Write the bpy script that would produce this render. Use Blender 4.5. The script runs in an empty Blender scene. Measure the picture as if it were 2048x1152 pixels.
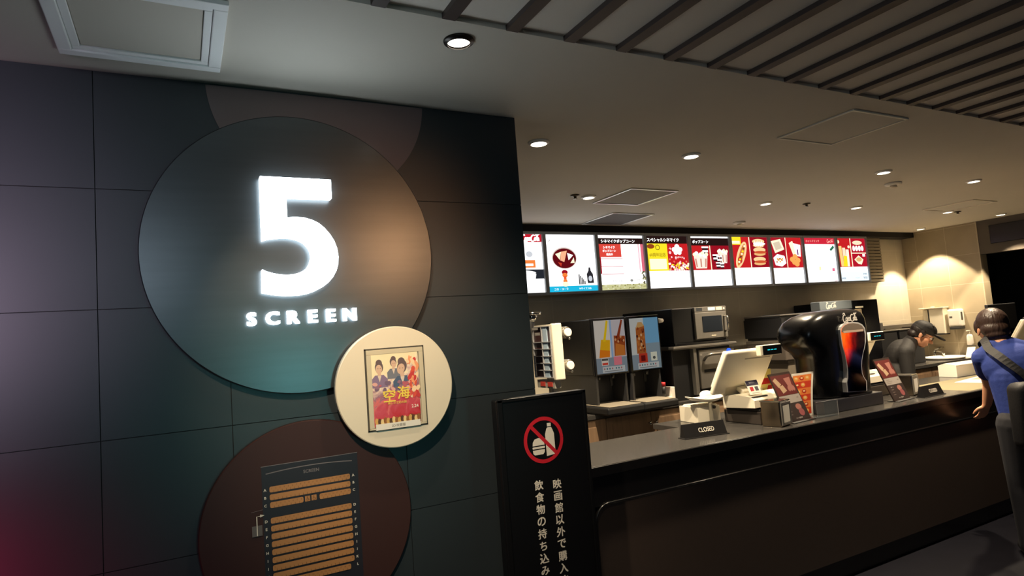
import bpy, bmesh, math, random
import numpy as np
from mathutils import Vector, Matrix, Euler
random.seed(5)
S = bpy.context.scene
COL = S.collection
PI = math.pi
R = math.radians

# ------------------------------------------------------------------ camera, world, exposure
H = 1.6
YAW, PITCH, ROLL, FPX = R(28.169), R(4.5055), R(-4.2946), 1251.9
def cam_axes():
    f = Vector((math.sin(YAW)*math.cos(PITCH), math.cos(YAW)*math.cos(PITCH), math.sin(PITCH)))
    r = Vector((math.cos(YAW), -math.sin(YAW), 0)); u = r.cross(f)
    c, s = math.cos(ROLL), math.sin(ROLL)
    return c*r + s*u, -s*r + c*u, f
CR, CU, CF = cam_axes()
cd = bpy.data.cameras.new('camera'); cam = bpy.data.objects.new('camera', cd); COL.objects.link(cam)
cam.matrix_world = Matrix(((CR.x, CU.x, -CF.x, 0), (CR.y, CU.y, -CF.y, 0), (CR.z, CU.z, -CF.z, H), (0, 0, 0, 1)))
cd.sensor_width = 36; cd.lens = 36*FPX/2048; cd.clip_start = 0.05
S.camera = cam
S.view_settings.view_transform = 'Standard'; S.view_settings.look = 'None'
S.view_settings.gamma = 1; S.view_settings.use_curve_mapping = False
S.view_settings.exposure = 0.0
wd = bpy.data.worlds.new('world'); S.world = wd; wd.use_nodes = True
wd.node_tree.nodes['Background'].inputs[0].default_value = (0.55, 0.75, 1.0, 1)
wd.node_tree.nodes['Background'].inputs[1].default_value = 0.02

def lamp(name, kind, loc, energy, color, size=0.05, target=None, angle=60, blend=.4):
    l = bpy.data.lights.new(name, kind); l.energy = energy; l.color = color
    if kind == 'AREA': l.size = size
    else: l.shadow_soft_size = size
    if kind == 'SPOT': l.spot_size = R(angle); l.spot_blend = blend
    o = bpy.data.objects.new(name, l); COL.objects.link(o); o.location = loc
    d = (Vector(target) - Vector(loc)) if target else Vector((0, 0, -1))
    o.rotation_euler = d.to_track_quat('-Z', 'Y').to_euler()
    return o
WARM = (1.0, .81, .56)
# lobby downlight, poster spot and teal sign, plus fill lamps added for the light
lamp('lobby_downlight_lamp', 'SPOT', (1.75, -.93, 2.44), 85, (1, .47, .20), .12, target=(.55, 2.15, 1.95), angle=21, blend=.9)
lamp('lobby_rear_fill_lamp', 'SPOT', (3.4, -.6, 2.44), 12, WARM, .09, angle=110)  # added out of view to lift the lobby's ambient light
lamp('poster_spot_lamp', 'SPOT', (-.05, .55, 2.44), 130, (1, .80, .56), .02, target=(.72, 2.11, 1.42), angle=46, blend=.9)
lamp('teal_sign_lamp', 'SPOT', (1.1, -2.6, 1.18), 62, (.25, .95, .92), .22, target=(.3, 2.15, 1.65), angle=26, blend=1)
lamp('lobby_cool_fill_lamp', 'AREA', (-.6, -1.6, 2.4), 11, (.72, .90, 1.0), .6, target=(.2, 2.1, 1.6))  # added cool ambient fill, stands for no fixture
lamp('plum_fill_lamp', 'SPOT', (-1.5, -.1, 1.9), 190, (1.0, .72, 1.0), .15, target=(-.85, 2.19, 1.95), angle=42, blend=1)  # added lamp without a fixture, tints the wall's left end purple
lamp('red_fill_lamp', 'SPOT', (-1.1, 1.2, .8), 55, (1.0, .06, .2), .1, target=(-.8, 2.19, .75), angle=80, blend=1)  # added red light with no fixture, reddens the wall's lower left

# ------------------------------------------------------------------ helpers
def at(u, v, axis, val):
    d = CR*((u-1024)/FPX) - CU*((v-576)/FPX) + CF
    o = Vector((0, 0, H)); i = 'xyz'.index(axis)
    return o + d*((val-o[i])/d[i])
def atY(u, v, y): return at(u, v, 'y', y)
def atX(u, v, x): return at(u, v, 'x', x)
def atZ(u, v, z): return at(u, v, 'z', z)
def lin(c): return tuple(((x/255+.055)/1.055)**2.4 if x/255 > .04045 else x/255/12.92 for x in c)

MATS = {}
def mat(name, rgb, rough=.5, metal=0., spec=.5, emit=0., var=0., scale=20., bump=0., srgb=True, alpha=1., trans=0., coat=0., stretch=None):
    if name in MATS: return MATS[name]
    m = bpy.data.materials.new(name); m.use_nodes = True; nt = m.node_tree; b = nt.nodes['Principled BSDF']
    c = lin(rgb) if srgb else rgb
    b.inputs['Base Color'].default_value = (*c, 1); b.inputs['Roughness'].default_value = rough
    b.inputs['Metallic'].default_value = metal; b.inputs['Specular IOR Level'].default_value = spec
    b.inputs['Alpha'].default_value = alpha; b.inputs['Transmission Weight'].default_value = trans
    b.inputs['Coat Weight'].default_value = coat
    if emit:
        b.inputs['Emission Color'].default_value = (*c, 1); b.inputs['Emission Strength'].default_value = emit
    if var or bump:
        tc = nt.nodes.new('ShaderNodeTexCoord'); n = nt.nodes.new('ShaderNodeTexNoise'); n.inputs['Scale'].default_value = scale
        n.inputs['Detail'].default_value = 4
        src = tc.outputs['Object']
        if stretch:
            mp = nt.nodes.new('ShaderNodeMapping'); mp.inputs['Scale'].default_value = stretch
            nt.links.new(src, mp.inputs[0]); src = mp.outputs[0]
        nt.links.new(src, n.inputs['Vector'])
        if var:
            mx = nt.nodes.new('ShaderNodeMix'); mx.data_type = 'RGBA'
            mx.inputs['A'].default_value = (*[x*(1-var) for x in c], 1); mx.inputs['B'].default_value = (*[min(1, x*(1+var)) for x in c], 1)
            nt.links.new(n.outputs['Fac'], mx.inputs['Factor']); nt.links.new(mx.outputs['Result'], b.inputs['Base Color'])
        if bump:
            bp = nt.nodes.new('ShaderNodeBump'); bp.inputs['Strength'].default_value = bump; bp.inputs['Distance'].default_value = .01
            nt.links.new(n.outputs['Fac'], bp.inputs['Height']); nt.links.new(bp.outputs['Normal'], b.inputs['Normal'])
    MATS[name] = m
    return m
def glow(name, rgb, k, srgb=True):
    if name in MATS: return MATS[name]
    m = bpy.data.materials.new(name); m.use_nodes = True; nt = m.node_tree; nt.nodes.clear()
    e = nt.nodes.new('ShaderNodeEmission'); o = nt.nodes.new('ShaderNodeOutputMaterial')
    c = lin(rgb) if srgb else rgb
    e.inputs[0].default_value = (*c, 1); e.inputs[1].default_value = k; nt.links.new(e.outputs[0], o.inputs[0])
    MATS[name] = m
    return m
def gc(rgb, k=1.15): return glow('lit_%d_%d_%d_%g' % (*rgb, k), rgb, k)
def pc(rgb, rough=.5): return mat('ink_%d_%d_%d_%g' % (*rgb, rough), rgb, rough)

def tiles(name, rgb, grout, w, h, axis, off=(0, 0), rough=.35, gw=.004):
    m = mat(name, rgb, rough); nt = m.node_tree; b = nt.nodes['Principled BSDF']
    g = nt.nodes.new('ShaderNodeNewGeometry'); sx = nt.nodes.new('ShaderNodeSeparateXYZ'); nt.links.new(g.outputs['Position'], sx.inputs[0])
    fac = None
    for out, per, o in ((sx.outputs['XYZ'.index(axis)], w, off[0]), (sx.outputs[2], h, off[1])):
        a = nt.nodes.new('ShaderNodeMath'); a.operation = 'SUBTRACT'; nt.links.new(out, a.inputs[0]); a.inputs[1].default_value = o
        p = nt.nodes.new('ShaderNodeMath'); p.operation = 'PINGPONG'; nt.links.new(a.outputs[0], p.inputs[0]); p.inputs[1].default_value = per/2
        l = nt.nodes.new('ShaderNodeMath'); l.operation = 'LESS_THAN'; nt.links.new(p.outputs[0], l.inputs[0]); l.inputs[1].default_value = gw/2
        if fac is None: fac = l
        else:
            k = nt.nodes.new('ShaderNodeMath'); k.operation = 'MAXIMUM'; nt.links.new(fac.outputs[0], k.inputs[0]); nt.links.new(l.outputs[0], k.inputs[1]); fac = k
    n = nt.nodes.new('ShaderNodeTexNoise'); n.inputs['Scale'].default_value = 6; nt.links.new(g.outputs['Position'], n.inputs['Vector'])
    c = lin(rgb)
    m1 = nt.nodes.new('ShaderNodeMix'); m1.data_type = 'RGBA'; nt.links.new(n.outputs['Fac'], m1.inputs['Factor'])
    m1.inputs['A'].default_value = (*[x*.88 for x in c], 1); m1.inputs['B'].default_value = (*[x*1.1 for x in c], 1)
    m2 = nt.nodes.new('ShaderNodeMix'); m2.data_type = 'RGBA'; nt.links.new(fac.outputs[0], m2.inputs['Factor'])
    nt.links.new(m1.outputs['Result'], m2.inputs['A']); m2.inputs['B'].default_value = (*lin(grout), 1)
    nt.links.new(m2.outputs['Result'], b.inputs['Base Color'])
    return m

class MB:
    """collects shapes into one mesh; .mi is the current material slot"""
    def __init__(s): s.bm = bmesh.new(); s.mi = 0
    def _new(s, before):
        fs = [f for f in s.bm.faces if f not in before]
        for f in fs: f.material_index = s.mi
        return fs
    def box(s, x0, x1, y0, y1, z0, z1, bev=0., seg=2, M=None):
        t = bmesh.new(); bmesh.ops.create_cube(t, size=1)
        for v in t.verts: v.co = Vector(((x0+x1)/2+v.co.x*(x1-x0), (y0+y1)/2+v.co.y*(y1-y0), (z0+z1)/2+v.co.z*(z1-z0)))
        if bev: bmesh.ops.bevel(t, geom=t.edges[:], offset=bev, segments=seg, affect='EDGES', profile=.5)
        s.merge(t, M)
    def merge(s, t, M=None):
        if M is not None: t.transform(M)
        vm = {v: s.bm.verts.new(v.co) for v in t.verts}
        for f in t.faces:
            try: g = s.bm.faces.new([vm[v] for v in f.verts]); g.material_index = s.mi; g.smooth = f.smooth
            except ValueError: pass
        t.free()
    def rings(s, rings, cap=True, smooth=True, closed=True):
        vr = [[s.bm.verts.new(p) for p in r] for r in rings]; n = len(vr[0])
        for a, b in zip(vr, vr[1:]):
            for i in range(n if closed else n-1):
                j = (i+1) % n
                f = s.bm.faces.new((a[i], a[j], b[j], b[i])); f.material_index = s.mi; f.smooth = smooth
        if cap:
            for r in (vr[0][::-1], vr[-1]):
                f = s.bm.faces.new(r); f.material_index = s.mi
    def cyl(s, p0, p1, r0, r1=None, n=24, cap=True):
        r1 = r0 if r1 is None else r1; p0, p1 = Vector(p0), Vector(p1)
        q = (p1-p0).to_track_quat('Z', 'Y').to_matrix(); a, b = q.col[0], q.col[1]
        mk = lambda p, r: [p+(a*math.cos(2*PI*i/n)+b*math.sin(2*PI*i/n))*r for i in range(n)]
        s.rings([mk(p0, r0), mk(p1, r1)], cap)
    def lathe(s, prof, c, axis='z', n=48, cap=True):
        """prof: (radius, height along the axis) pairs"""
        c = Vector(c); ax = {'z': (Vector((1, 0, 0)), Vector((0, 1, 0)), Vector((0, 0, 1))), 'y': (Vector((1, 0, 0)), Vector((0, 0, 1)), Vector((0, -1, 0)))}[axis]
        s.rings([[c+(ax[0]*math.cos(2*PI*i/n)+ax[1]*math.sin(2*PI*i/n))*r+ax[2]*h for i in range(n)] for r, h in prof], cap)
    def tube(s, pts, r, n=10, cap=True):
        pts = [Vector(p) for p in pts]; rs = []
        up = None
        for i, p in enumerate(pts):
            d = (pts[min(i+1, len(pts)-1)]-pts[max(i-1, 0)]).normalized()
            if up is None: up = d.orthogonal().normalized()
            up = (up-d*up.dot(d)).normalized(); w = d.cross(up)
            rr = r[i] if isinstance(r, (list, tuple)) else r
            rs.append([p+(up*math.cos(2*PI*k/n)+w*math.sin(2*PI*k/n))*rr for k in range(n)])
        s.rings(rs, cap)
    def ell(s, c, r, rot=None, n=20):
        t = bmesh.new(); bmesh.ops.create_uvsphere(t, u_segments=n, v_segments=max(8, n//2), radius=1)
        for f in t.faces: f.smooth = True
        M = Matrix.Translation(c) @ (rot.to_matrix().to_4x4() if rot else Matrix()) @ Matrix.Diagonal((*r, 1))
        s.merge(t, M)
    def prism(s, poly, f0, f1, bev=0., smooth=False):
        """poly: 2-D outline; f0, f1: functions mapping (u, v) to the front and back points"""
        a = [s.bm.verts.new(f0(*p)) for p in poly]; b = [s.bm.verts.new(f1(*p)) for p in poly]; n = len(poly)
        fs = [s.bm.faces.new(a), s.bm.faces.new(b[::-1])]
        for i in range(n): fs.append(s.bm.faces.new((a[i], b[i], b[(i+1) % n], a[(i+1) % n])))
        for f in fs: f.material_index = s.mi
        for f in fs[2:]: f.smooth = smooth
    def build(s, name, mats, parent=None, base=None, smooth=False):
        """base: world position of the parent's origin when the mesh was made in world space"""
        if base is not None: s.bm.transform(Matrix.Translation(-Vector(base)))
        bmesh.ops.recalc_face_normals(s.bm, faces=s.bm.faces[:])
        me = bpy.data.meshes.new(name); s.bm.to_mesh(me); s.bm.free()
        for m in (mats if isinstance(mats, (list, tuple)) else [mats]): me.materials.append(m)
        if smooth:
            for p in me.polygons: p.use_smooth = True
        o = bpy.data.objects.new(name, me); COL.objects.link(o)
        if parent is not None: o.parent = parent
        return o

def tag(o, label, cat, group=None):
    o['label'] = label; o['category'] = cat
    if group: o['group'] = group
    return o
def thing(name, label, cat, loc, rz=0, group=None):
    o = bpy.data.objects.new(name, None); COL.objects.link(o); o.location = loc; o.rotation_euler = (0, 0, rz)
    o.empty_display_size = .05
    return tag(o, label, cat, group)
def struct(name, mb, m):
    o = mb.build(name, m); o['kind'] = 'structure'; return o
def single(name, mb, m, label, cat, group=None, loc=(0, 0, 0)):
    o = mb.build(name, m, base=loc); o.location = loc
    return tag(o, label, cat, group)

_tx = {}
def text_mesh(body, bold=0., shear=0.):
    k = (body, bold, shear)
    if k not in _tx:
        c = bpy.data.curves.new('t', 'FONT'); c.body = body; c.size = 1; c.offset = bold; c.shear = shear
        c.align_x = 'CENTER'; c.align_y = 'CENTER'; c.resolution_u = 3; c.fill_mode = 'FRONT'
        o = bpy.data.objects.new('t', c); COL.objects.link(o)
        me = bpy.data.meshes.new_from_object(o)
        vs = np.array([v.co[:2] for v in me.vertices]) if len(me.vertices) else np.zeros((0, 2))
        fs = [list(p.vertices) for p in me.polygons]
        if len(vs):
            lo, hi = vs.min(0), vs.max(0); vs = vs-(lo+hi)/2; ext = hi-lo
        else: ext = np.ones(2)
        bpy.data.objects.remove(o); bpy.data.curves.remove(c); bpy.data.meshes.remove(me)
        _tx[k] = (vs, fs, ext)
    return _tx[k]

class Print:
    """flat printed artwork on a plane: origin o, axes u (right) and v (up), normal w"""
    def __init__(s, o, u=(1, 0, 0), v=(0, 0, 1), step=.0004):
        s.o, s.u, s.v = Vector(o), Vector(u), Vector(v); s.w = s.u.cross(s.v).normalized()
        s.bm = bmesh.new(); s.mats = []; s.step = step; s.lay = 0; s.k = 0
    def P(s, a, b): return s.o+s.u*a+s.v*b+s.w*(s.step*(s.lay+s.k*.03))
    def m(s, m):
        s.k += 1                                            # every print lies a hair above the one before
        if m not in s.mats: s.mats.append(m)
        return s.mats.index(m)
    def poly(s, pts, m, lay=None):
        if lay is not None: s.lay = lay
        k = s.m(m); f = s.bm.faces.new([s.bm.verts.new(s.P(*p)) for p in pts]); f.material_index = k
    def rect(s, a0, b0, a1, b1, m, lay=None, r=0.):
        if r:
            pts = []
            for cx, cy, t in ((a1-r, b0+r, -90), (a1-r, b1-r, 0), (a0+r, b1-r, 90), (a0+r, b0+r, 180)):
                pts += [(cx+r*math.cos(R(t+k*22.5)), cy+r*math.sin(R(t+k*22.5))) for k in range(5)]
            s.poly(pts, m, lay)
        else: s.poly([(a0, b0), (a1, b0), (a1, b1), (a0, b1)], m, lay)
    def oval(s, a, b, ra, rb, m, lay=None, rot=0., n=28):
        c, d = math.cos(rot), math.sin(rot)
        s.poly([(a+c*ra*math.cos(2*PI*i/n)-d*rb*math.sin(2*PI*i/n), b+d*ra*math.cos(2*PI*i/n)+c*rb*math.sin(2*PI*i/n)) for i in range(n)], m, lay)
    def ribbon(s, pts, w, m, lay=None):
        if lay is not None: s.lay = lay
        pts = [Vector((*p, 0)) for p in pts]; L, Q = [], []
        for i, p in enumerate(pts):
            d = (pts[min(i+1, len(pts)-1)]-pts[max(0, i-1)]).normalized(); n = Vector((-d.y, d.x, 0))
            ww = (w[i] if isinstance(w, (list, tuple)) else w)/2
            L.append(p+n*ww); Q.append(p-n*ww)
        k = s.m(m); A = [s.bm.verts.new(s.P(p.x, p.y)) for p in L]; B = [s.bm.verts.new(s.P(p.x, p.y)) for p in Q]
        for i in range(len(pts)-1):
            f = s.bm.faces.new((A[i], B[i], B[i+1], A[i+1])); f.material_index = k
    def ring(s, a, b, r0, r1, m, lay=None, n=48):
        s.ribbon([(a+(r0+r1)/2*math.cos(2*PI*i/n), b+(r0+r1)/2*math.sin(2*PI*i/n)) for i in range(n+1)], r1-r0, m, lay)
    def text(s, body, a, b, m, h=None, w=None, lay=None, bold=0., shear=0., rot=0.):
        """h: letter height, w: total width (either may be left to keep the proportions)"""
        if lay is not None: s.lay = lay
        vs, fs, ext = text_mesh(body, 0, shear)
        if h is None: kx = ky = w/ext[0]
        elif w is None: kx = ky = h/ext[1]
        else: kx, ky = w/ext[0], h/ext[1]
        c, d = math.cos(rot), math.sin(rot); k = s.m(m)
        for ox, oy in (((-bold, -bold*.6), (bold, -bold*.6), (-bold, bold*.6), (bold, bold*.6)) if bold else ((0, 0),)):
            s.k += 1
            V = [s.bm.verts.new(s.P(a+c*(x+ox)*kx-d*(y+oy)*ky, b+d*(x+ox)*kx+c*(y+oy)*ky)) for x, y in vs]
            for f in fs:
                try: g = s.bm.faces.new([V[i] for i in f]); g.material_index = k
                except ValueError: pass
    def script(s, a, b, w, m, lay=None, th=.02):
        """the flowing soft-drink script wordmark, drawn as pen strokes; w = width"""
        def arc(cx, cy, rx, ry, t0, t1, n=14): return [(cx+rx*math.cos(R(t0+(t1-t0)*i/n)), cy+ry*math.sin(R(t0+(t1-t0)*i/n))) for i in range(n+1)]
        st = [arc(.13, .0, .12, .17, 50, 330), [(.20, .13), (.14, .24), (.06, .25), (.0, .19)],
              arc(.285, -.05, .05, .075, 0, 360), arc(.40, -.05, .05, .075, 45, 320), arc(.50, -.05, .05, .075, 0, 360), [(.555, .03), (.545, -.08), (.575, -.13), (.61, -.10)],
              [(.06, -.19), (.2, -.22), (.33, -.17), (.42, -.21)],
              arc(.70, .0, .12, .17, 50, 330), [(.77, .13), (.86, .22), (.98, .2), (1.06, .24)],
              arc(.835, -.05, .045, .075, 0, 360), [(.90, -.05), (.95, .12), (.93, .2), (.905, .12), (.90, -.1), (.93, -.13)],
              arc(.99, -.05, .05, .075, 0, 360), [(1.045, .03), (1.035, -.08), (1.07, -.13), (1.10, -.09)]]
        for q in st:
            q = [(a+(x+.22*y-.53)*w/1.1, b+y*w/1.1) for x, y in q]
            s.ribbon(q, [w*th*2*(.6+.7*math.sin(PI*i/(len(q)-1))) for i in range(len(q))], m, lay)
    def build(s, name, parent=None, base=None):
        if base is not None: s.bm.transform(Matrix.Translation(-Vector(base)))
        me = bpy.data.meshes.new(name); s.bm.to_mesh(me); s.bm.free()
        for m in s.mats: me.materials.append(m)
        o = bpy.data.objects.new(name, me); COL.objects.link(o)
        if parent is not None: o.parent = parent
        return o

# ------------------------------------------------------------------ materials
M_ceil = mat('ceiling_paint', (204, 197, 184), .75, var=.04, scale=3)
M_slatpanel = mat('lobby_ceiling_panel', (226, 219, 208), .7, var=.04, scale=3)
M_batten = mat('dark_brown_batten', (72, 60, 56), .55, var=.2, scale=14)
M_wall = mat('dark_wall_panel', (40, 47, 51), .42, var=.12, scale=5, bump=.02)
M_joint = mat('panel_joint', (8, 10, 11), .8)
M_disc = mat('brushed_dark_steel', (84, 88, 91), .31, metal=.8, var=.12, scale=3, stretch=(1, 1, 14))
M_plum = mat('plum_laminate', (118, 100, 100), .2, spec=.4)
M_brown = mat('dark_brown_laminate', (60, 39, 37), .45, spec=.2)
M_cream = mat('cream_panel', (226, 214, 190), .45)
M_black = mat('black_lacquer', (14, 14, 16), .22)
M_blackmat = mat('black_plastic', (20, 20, 22), .5)
M_dark = mat('dark_grey_plastic', (40, 40, 42), .45)
M_steel = mat('stainless_steel', (140, 136, 130), .32, metal=.65, var=.08, scale=4, stretch=(30, 1, 1))
M_dsteel = mat('dark_stainless_side', (70, 70, 70), .35, metal=.9, var=.15, scale=3, stretch=(1, 12, 1))
M_chrome = mat('chrome', (215, 213, 208), .12, metal=1.)
M_worktop = mat('dark_stone_worktop', (62, 60, 58), .2, var=.3, scale=60)
M_counter = mat('black_counter_front', (17, 16, 18), .3)
M_brownpanel = mat('brown_counter_panel', (62, 50, 44), .55, var=.12, scale=40)
M_wood = mat('dark_oak_laminate', (132, 106, 82), .5, var=.35, scale=3, stretch=(14, 14, .8))
M_pos = mat('ivory_plastic', (226, 218, 198), .42)
M_white = mat('white_plastic', (236, 230, 218), .4)
M_paper = mat('white_paper', (232, 226, 214), .7)
M_glass = mat('clear_acrylic', (225, 232, 235), .08, trans=.92)
M_skin = mat('skin', (196, 140, 108), .5, var=.06, scale=30)
M_hair = mat('black_hair', (30, 22, 20), .45, bump=.5, scale=90, stretch=(1, 1, .15))
M_blue = mat('blue_cotton', (30, 53, 130), .8, var=.12, scale=60, bump=.15)
M_jeans = mat('dark_denim', (18, 19, 28), .8, var=.15, scale=80)
M_blackcloth = mat('black_cloth', (26, 24, 24), .75, var=.15, scale=50, bump=.1)
M_bag = mat('black_nylon', (9, 9, 14), .6, bump=.1, scale=90)
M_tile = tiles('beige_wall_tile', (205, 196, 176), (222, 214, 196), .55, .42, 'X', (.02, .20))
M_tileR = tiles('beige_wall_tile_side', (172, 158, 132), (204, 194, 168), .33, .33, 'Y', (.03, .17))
M_floor = mat('dark_lobby_floor', (24, 24, 32), .35, var=.3, scale=12)
K5 = glow('white_lit_acrylic', (.80, .93, 1.0), 10.5, srgb=False)
KW = gc((255, 255, 255), 1.5)

# ------------------------------------------------------------------ the shell
ZC = 2.5
b = MB(); b.box(-2.5, 9.6, -4, 5, -.06, 0); struct('floor', b, M_floor)
b = MB(); b.box(-2.5, 9.6, 1.547, 5, ZC, ZC+.08); b.mi = 1; b.box(-2.5, 9.6, -4, 1.547, ZC+.014, ZC+.1)
struct('ceiling', b, [M_ceil, M_slatpanel])
# screen-number wall, clad in dark panels with open joints
b = MB(); xs = [-2.5, -1.9, -1.33, -.77, -.21, .139, .70, 1.243]; zs = [0, .28, .65, 1.02, 1.39, 1.772, 2.134, ZC]
b.mi = 1; b.box(-2.5, 1.240, 2.194, 2.33, 0, ZC); b.mi = 0
for i in range(len(xs)-1):
    for k in range(len(zs)-1):
        b.box(xs[i]+.0012, xs[i+1]-(.0012 if i < len(xs)-2 else 0), 2.19, 2.20, zs[k]+.0012, zs[k+1]-.0012)
b.box(1.235, 1.243, 2.1955, 2.34, 0, ZC)
struct('wall_front', b, [M_wall, M_joint])
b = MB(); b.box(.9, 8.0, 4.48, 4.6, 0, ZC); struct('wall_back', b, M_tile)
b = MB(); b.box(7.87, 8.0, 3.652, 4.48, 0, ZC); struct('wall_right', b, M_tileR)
b = MB(); b.box(7.875, 7.99, -1, 3.652, 2.13, ZC)
struct('trim_1', b, mat('grey_lintel', (92, 84, 74), .6))
b = MB(); b.box(9.4, 9.5, -4, 5, 0, ZC); b.box(8.0, 9.4, 4.2, 4.3, 0, ZC); struct('wall_corridor', b, mat('black_corridor_wall', (22, 22, 26), .7))
# dark reveal between the menu boards and the ceiling
b = MB(); b.box(1.3, 7.87, 4.33, 4.48, 2.44, ZC); struct('trim_2', b, mat('black_reveal', (16, 15, 15), .8))

for i in range(18):
    x = .47+.2012*i
    b = MB(); b.box(x, x+.04, -3, 1.5465, ZC-.002, ZC+.014)
    nth = 'first second third fourth fifth sixth seventh eighth ninth tenth eleventh twelfth thirteenth fourteenth fifteenth sixteenth seventeenth eighteenth'.split()[i]
    single('ceiling_batten', b, M_batten, 'dark brown ceiling batten, %s counted from the left along the slatted strip' % nth, 'ceiling batten', 'battens of the slatted lobby ceiling', (x+.02, 1.5, ZC))

# ------------------------------------------------------------------ ceiling fittings
def downlight(p, where, energy, ring=M_white, r=.044, color=WARM, angle=95, lobby=False, blend=.5):
    x, y = p
    t = thing('downlight', where, 'downlight', (x, y, ZC), 0, 'recessed ceiling downlights')
    b = MB(); b.lathe([(r*.86, -.012), (r*.9, -.008), (r*1.12, -.007), (r*1.16, -.001), (r*.86, -.001)], (0, 0, 0), cap=False); b.build('trim_ring', ring, t)
    b = MB(); b.lathe([(r*.1, -.004), (r*.88, -.004)], (0, 0, 0), cap=True); b.build('lens', glow('warm_lamp_lens', (1, .93, .8), 9, srgb=False), t)
    o = lamp('downlight_lamp', 'SPOT', (x, y, ZC-.02), energy, color, .03, angle=angle, blend=blend); o.parent = t; o.location = (0, 0, -.02)
EK = 145
downlight((.766, 1.652), 'large downlight with dark rim near the ceiling battens', 20, ring=mat('bronze_ring', (40, 34, 30), .35, metal=.6), r=.04, angle=100)
for p, w, e in (((1.508, 2.445), 'lit downlight over the counter beside the screen-number wall', EK),
                ((2.444, 2.426), 'lit downlight over the counter between the wall end and the large ceiling hatch', EK),
                ((4.102, 2.393), 'lit downlight just behind the large ceiling hatch', EK),
                ((5.216, 2.398), 'lit downlight over the counter to the right of the white ceiling disc', EK),
                ((2.442, 3.381), 'lit downlight next to the small bright-framed ceiling hatch', EK*1.5),
                ((4.083, 3.319), 'lit downlight in the middle of the ceiling beside a dark sprinkler', EK*1.5),
                ((5.194, 3.301), 'lit downlight right of the middle sprinkler above the menu boards', EK*1.5),
                ((6.61, 3.294), 'lit downlight near the faint far hatch at the right', EK),
                ((7.59, 3.286), 'small far downlight in front of the dark doorway', EK),
                ((7.593, 4.09), 'lit downlight above the tiled corner, over the hand wash area', EK*.9)):
    downlight(p, w, e, blend=.5 if p[0] < 7.5 else .12, angle=100 if p[0] < 7.5 else 84)
o = lamp('corner_fill_lamp', 'SPOT', (7.25, 4.05, ZC-.03), 9, WARM, .03, angle=80, blend=.12)  # extra fill with no fitting, added to brighten the tiled corner

def hatch(x0, x1, y0, y1, fr, panel_m, frame_m, label):
    t = thing('ceiling_hatch', label, 'ceiling hatch', ((x0+x1)/2, (y0+y1)/2, ZC), 0, 'ceiling access hatches')
    w, d = (x1-x0)/2, (y1-y0)/2
    b = MB()
    for q in ((-w, w, -d, -d+fr), (-w, w, d-fr, d), (-w, -w+fr, -d+fr, d-fr), (w-fr, w, -d+fr, d-fr)): b.box(*q, -.008, -.0005, .002)
    b.build('frame', frame_m, t)
    b = MB(); b.box(-w+fr+.004, w-fr-.004, -d+fr+.004, d-fr-.004, -.004, -.0005); b.build('panel', panel_m, t)
M_alu = mat('pale_aluminium', (238, 238, 234), .28, metal=.9)
hatch(2.677, 3.10, 1.658, 2.068, .012, M_ceil, mat('dull_aluminium', (240, 234, 218), .5), 'large ceiling access hatch with dull frame, beside the battens')
hatch(2.585, 2.993, 3.11, 3.54, .014, mat('hatch_grey', (150, 143, 130), .7), M_alu, 'small ceiling access hatch with bright metal frame')
hatch(2.975, 3.386, 3.815, 4.258, .012, mat('vent_dark', (84, 82, 76), .7, var=.3, scale=200), M_alu, 'dark air vent hatch with bright frame just above the menu boards')
hatch(6.15, 6.56, 2.85, 3.28, .010, M_ceil, mat('dull_aluminium2', (240, 230, 212), .5), 'faint far ceiling hatch near the right end of the ceiling')
# hatch over the screen-number wall with a raised double frame
t = thing('ceiling_hatch', 'ceiling hatch above the glowing 5 with a wide pale double frame', 'ceiling hatch', (-.07, 1.857, ZC), 0, 'ceiling access hatches')
b = MB()
for q in ((-.205, .205, -.21, -.176), (-.205, .205, .176, .21), (-.205, -.171, -.176, .176), (.171, .205, -.176, .176)): b.box(*q, -.014, -.0005, .003)
for q in ((-.17, .17, -.175, -.155), (-.17, .17, .155, .175), (-.17, -.15, -.155, .155), (.15, .17, -.155, .155)): b.box(*q, -.009, -.0005, .002)
b.build('frame', mat('white_hatch_frame', (250, 250, 248), .5), t)
b = MB(); b.box(-.148, .148, -.153, .153, -.004, -.0005); b.build('panel', M_ceil, t)
for p, w in (((2.319, 3.359), 'small dark ceiling sprinkler beside the lit downlight and bright-framed hatch'), ((4.506, 3.272), 'small dark ceiling sprinkler in the middle of the ceiling'), ((6.75, 3.276), 'small dark ceiling sprinkler at the far right')):
    t = thing('sprinkler_head', w, 'sprinkler', (*p, ZC), 0, 'ceiling sprinklers')
    b = MB(); b.lathe([(.03, -.001), (.03, -.006), (.012, -.009), (.008, -.022)], (0, 0, 0), n=20); b.build('body', mat('dull_brass', (90, 80, 66), .4, metal=.8), t)
    b = MB(); b.lathe([(.014, -.022), (.016, -.026), (.002, -.028)], (0, 0, 0), n=16); b.build('deflector', M_chrome, t)
for p, w in (((4.569, 4.025), 'white round smoke detector above the menu boards'), ((4.558, 2.602), 'flat white ceiling disc between two lit downlights')):
    t = thing('smoke_detector', w, 'smoke detector', (*p, ZC))
    b = MB(); b.lathe([(.055, -.001), (.055, -.012), (.045, -.018), (.02, -.019)], (0, 0, 0), n=28); b.build('base', M_white, t)
    b = MB(); b.lathe([(.022, -.019), (.024, -.032), (.006, -.036)], (0, 0, 0), n=20); b.build('sensor', M_cream, t)

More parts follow.
